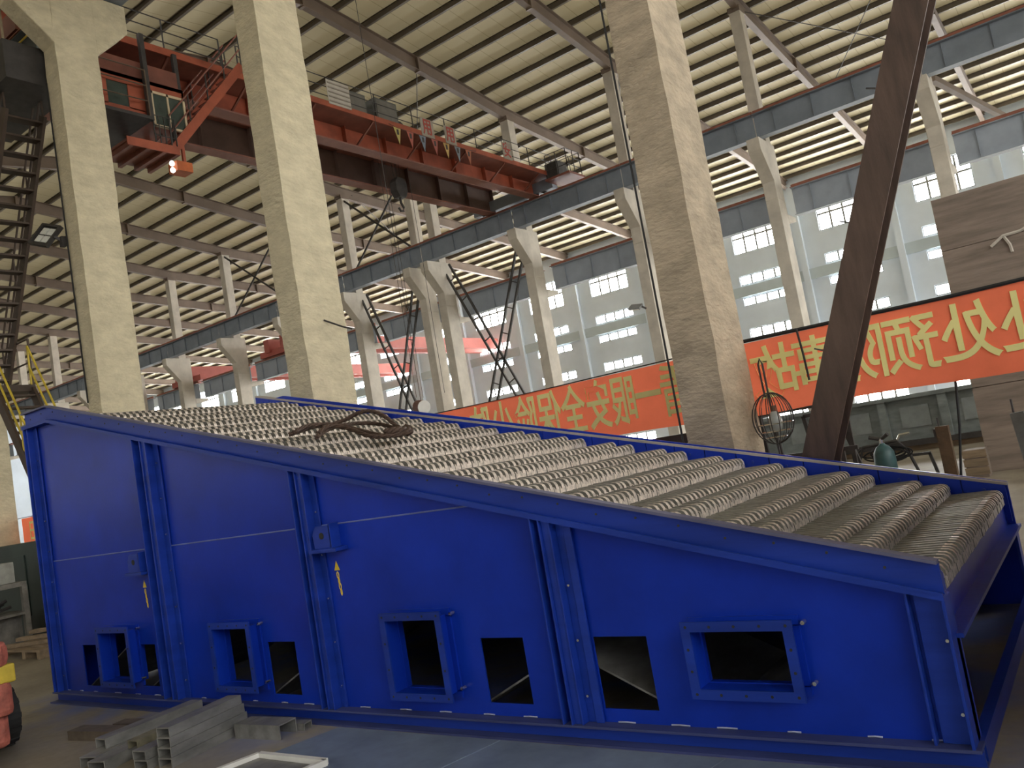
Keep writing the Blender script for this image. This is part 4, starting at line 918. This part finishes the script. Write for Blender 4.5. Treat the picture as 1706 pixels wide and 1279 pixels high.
# ------------------------------------------------------------------ forklift corner at the left edge
fk = root('forklift', (-8.2, 2.4, 0), 'red worn forklift with a yellow patch at the left edge', 'forklift')
def rbox(name, x0, x1, y0, y1, z0, z1, m, bv): return MB().box(x0, x1, y0, y1, z0, z1).build(name, m, fk, bevel=bv)
rbox('counterweight', -9.0, -7.2, 2.0, 2.79, 0.12, 0.62, FRED, 0.05)
rbox('fender', -9.0, -7.10, 2.02, 2.80, 0.36, 0.62, FRED, 0.05)
rbox('hood', -8.9, -7.08, 2.05, 2.80, 0.72, 0.93, FRED, 0.07)
rbox('yellow_patch', -8.8, -7.12, 2.03, 2.83, 0.60, 0.74, YPAINT, 0.015)
for X, y in ((-7.84, 2.92), (-8.9, 2.92), (-7.84, 1.9), (-8.9, 1.9)):
    w = MB().tube([(X, y-0.1, 0.26), (X, y+0.1, 0.26)], 0.25, 24).build('tyre', BLACK, fk)
    MB().tube([(X, y-0.105, 0.26), (X, y+0.105, 0.26)], 0.12, 14).build('wheel_hub', FRED, w)
    for k in range(14):
        an = 2*math.pi*k/14; p = Vector((X+0.248*math.cos(an), y, 0.26+0.248*math.sin(an)))
        MB().bar(p+Vector((0, -0.1, 0)), p+Vector((0, 0.1, 0)), 0.04, 0.024, (math.cos(an), 0, math.sin(an))).build('tread_lug', BLACK, w)
# ------------------------------------------------------------------ bench, cabinet and pallet beyond the forklift
gm = root('green_machine_cabinet', (-16.6, 6.6, 0), 'dark green machine cabinet beyond the high end of the blue machine', 'cabinet')
MB().box(-17.6, -14.2, 6.3, 7.2, 0, 1.6).build('body', DGREEN, gm, bevel=0.02); MB().box(-16.2, -15.0, 6.28, 6.3, 0.4, 1.4).build('door', DGREEN, gm)
wbn = root('workbench', (-14.6, 5.5, 0), 'grimy steel workbench with an open shelf of scrap left of the machine', 'workbench')
GR = mat('grimy_grey', (0.20, 0.19, 0.165), 0.7, 0.1, 0.4, 6, 0.2, 30)
MB().box(-15.4, -14.1, 5.3, 5.9, 0.95, 1.02).build('top', GR, wbn); MB().box(-15.4, -14.1, 5.3, 5.9, 0.52, 0.56).build('shelf', GR, wbn)
for X in (-15.35, -14.15):
    for y in (5.33, 5.87): MB().box(X-0.04, X+0.04, y-0.04, y+0.04, 0, 0.96).build('leg', GR, wbn)
MB().box(-15.4, -14.3, 5.35, 5.85, 0.04, 0.5).build('lower_bin', GR, wbn)
tb = root('tool_box', (-14.75, 5.6, 1.02), 'grey steel box standing on the grimy workbench', 'box')
MB().box(-15.1, -14.35, 5.4, 5.85, 1.02, 1.34).build('body', mat('light_grey_box', (0.33, 0.33, 0.29), 0.6, 0, 0.25, 6), tb, bevel=0.01); MB().box(-15.1, -14.35, 5.39, 5.4, 1.28, 1.3).build('lid_seam', DARK, tb)
vs_ = root('wooden_block', (-13.95, 6.2, 0), 'weathered upright block with a peg standing beside the workbench', 'block')
MB().box(-14.08, -13.8, 6.1, 6.28, 0, 0.9).build('body', WOOD, vs_, bevel=0.01); MB().tube([(-13.8, 6.2, 0.75), (-13.68, 6.2, 0.75)], 0.03, 8).build('peg', DARK, vs_)
for k in range(7):
    x = -15.25+k*0.13
    tag(MB().tube([(x, 5.45, 0.585+0.03*(k % 2)), (x+0.1, 5.75, 0.66+0.05*(k % 3))], 0.028, 6).build('scrap_bar', DARK), 'short scrap steel bar on the workbench shelf, %s from the grey box side' % ORD[k], 'scrap bar', 'scrap bars on the shelf')
pt = root('wooden_pallet', (-13.2, 5.6, 0), 'broken wooden pallet on the floor under the workbench', 'pallet')
for k in range(4): MB().box(-14.0+k*0.05, -12.4, 5.25+k*0.22, 5.4+k*0.22, 0.10, 0.13).build('plank', WOOD, pt)
for X in (-13.9, -12.9, -12.45): MB().box(X-0.05, X+0.05, 5.25, 6.05, 0.0, 0.10).build('bearer', WOOD, pt)
for k, (y, z) in enumerate(((6.05, 0.13), (6.2, 0.2), (6.1, 0.27))):
    tag(MB().bar((-13.6+0.1*k, 5.3+0.15*k, z+0.03), (-12.5+0.05*k, 5.9+0.12*k, z+0.03), 0.12, 0.05).build('timber_offcut', WOOD), 'rough timber offcut, %s on the broken pallet' % ('lowest', 'middle', 'topmost')[k], 'timber', 'timber offcuts on the pallet')






# ------------------------------------------------------------------ unseen blue box added to shade the low end of the bed
nm_ = root('added_light_blocker', (1.6, 5.4, 0), 'blue steel hopper added out of view to shade the low end of the grate bed', 'blocker')
MB().prism([(0.35, 0.3), (2.9, 0.3), (3.1, 2.3), (0.2, 2.3)], 1, 3.6, 7.2).build('body', BLUE, nm_)
for X in (0.5, 2.7):
    for y in (3.7, 7.1): MB().box(X-0.06, X+0.06, y-0.06, y+0.06, 0, 0.32).build('leg', BLUEB, nm_)
for z in (0.9, 1.6, 2.28): MB().box(0.17, 3.15, 3.54, 7.26, z-0.04, z+0.04).build('stiffener', BLUEB, nm_)
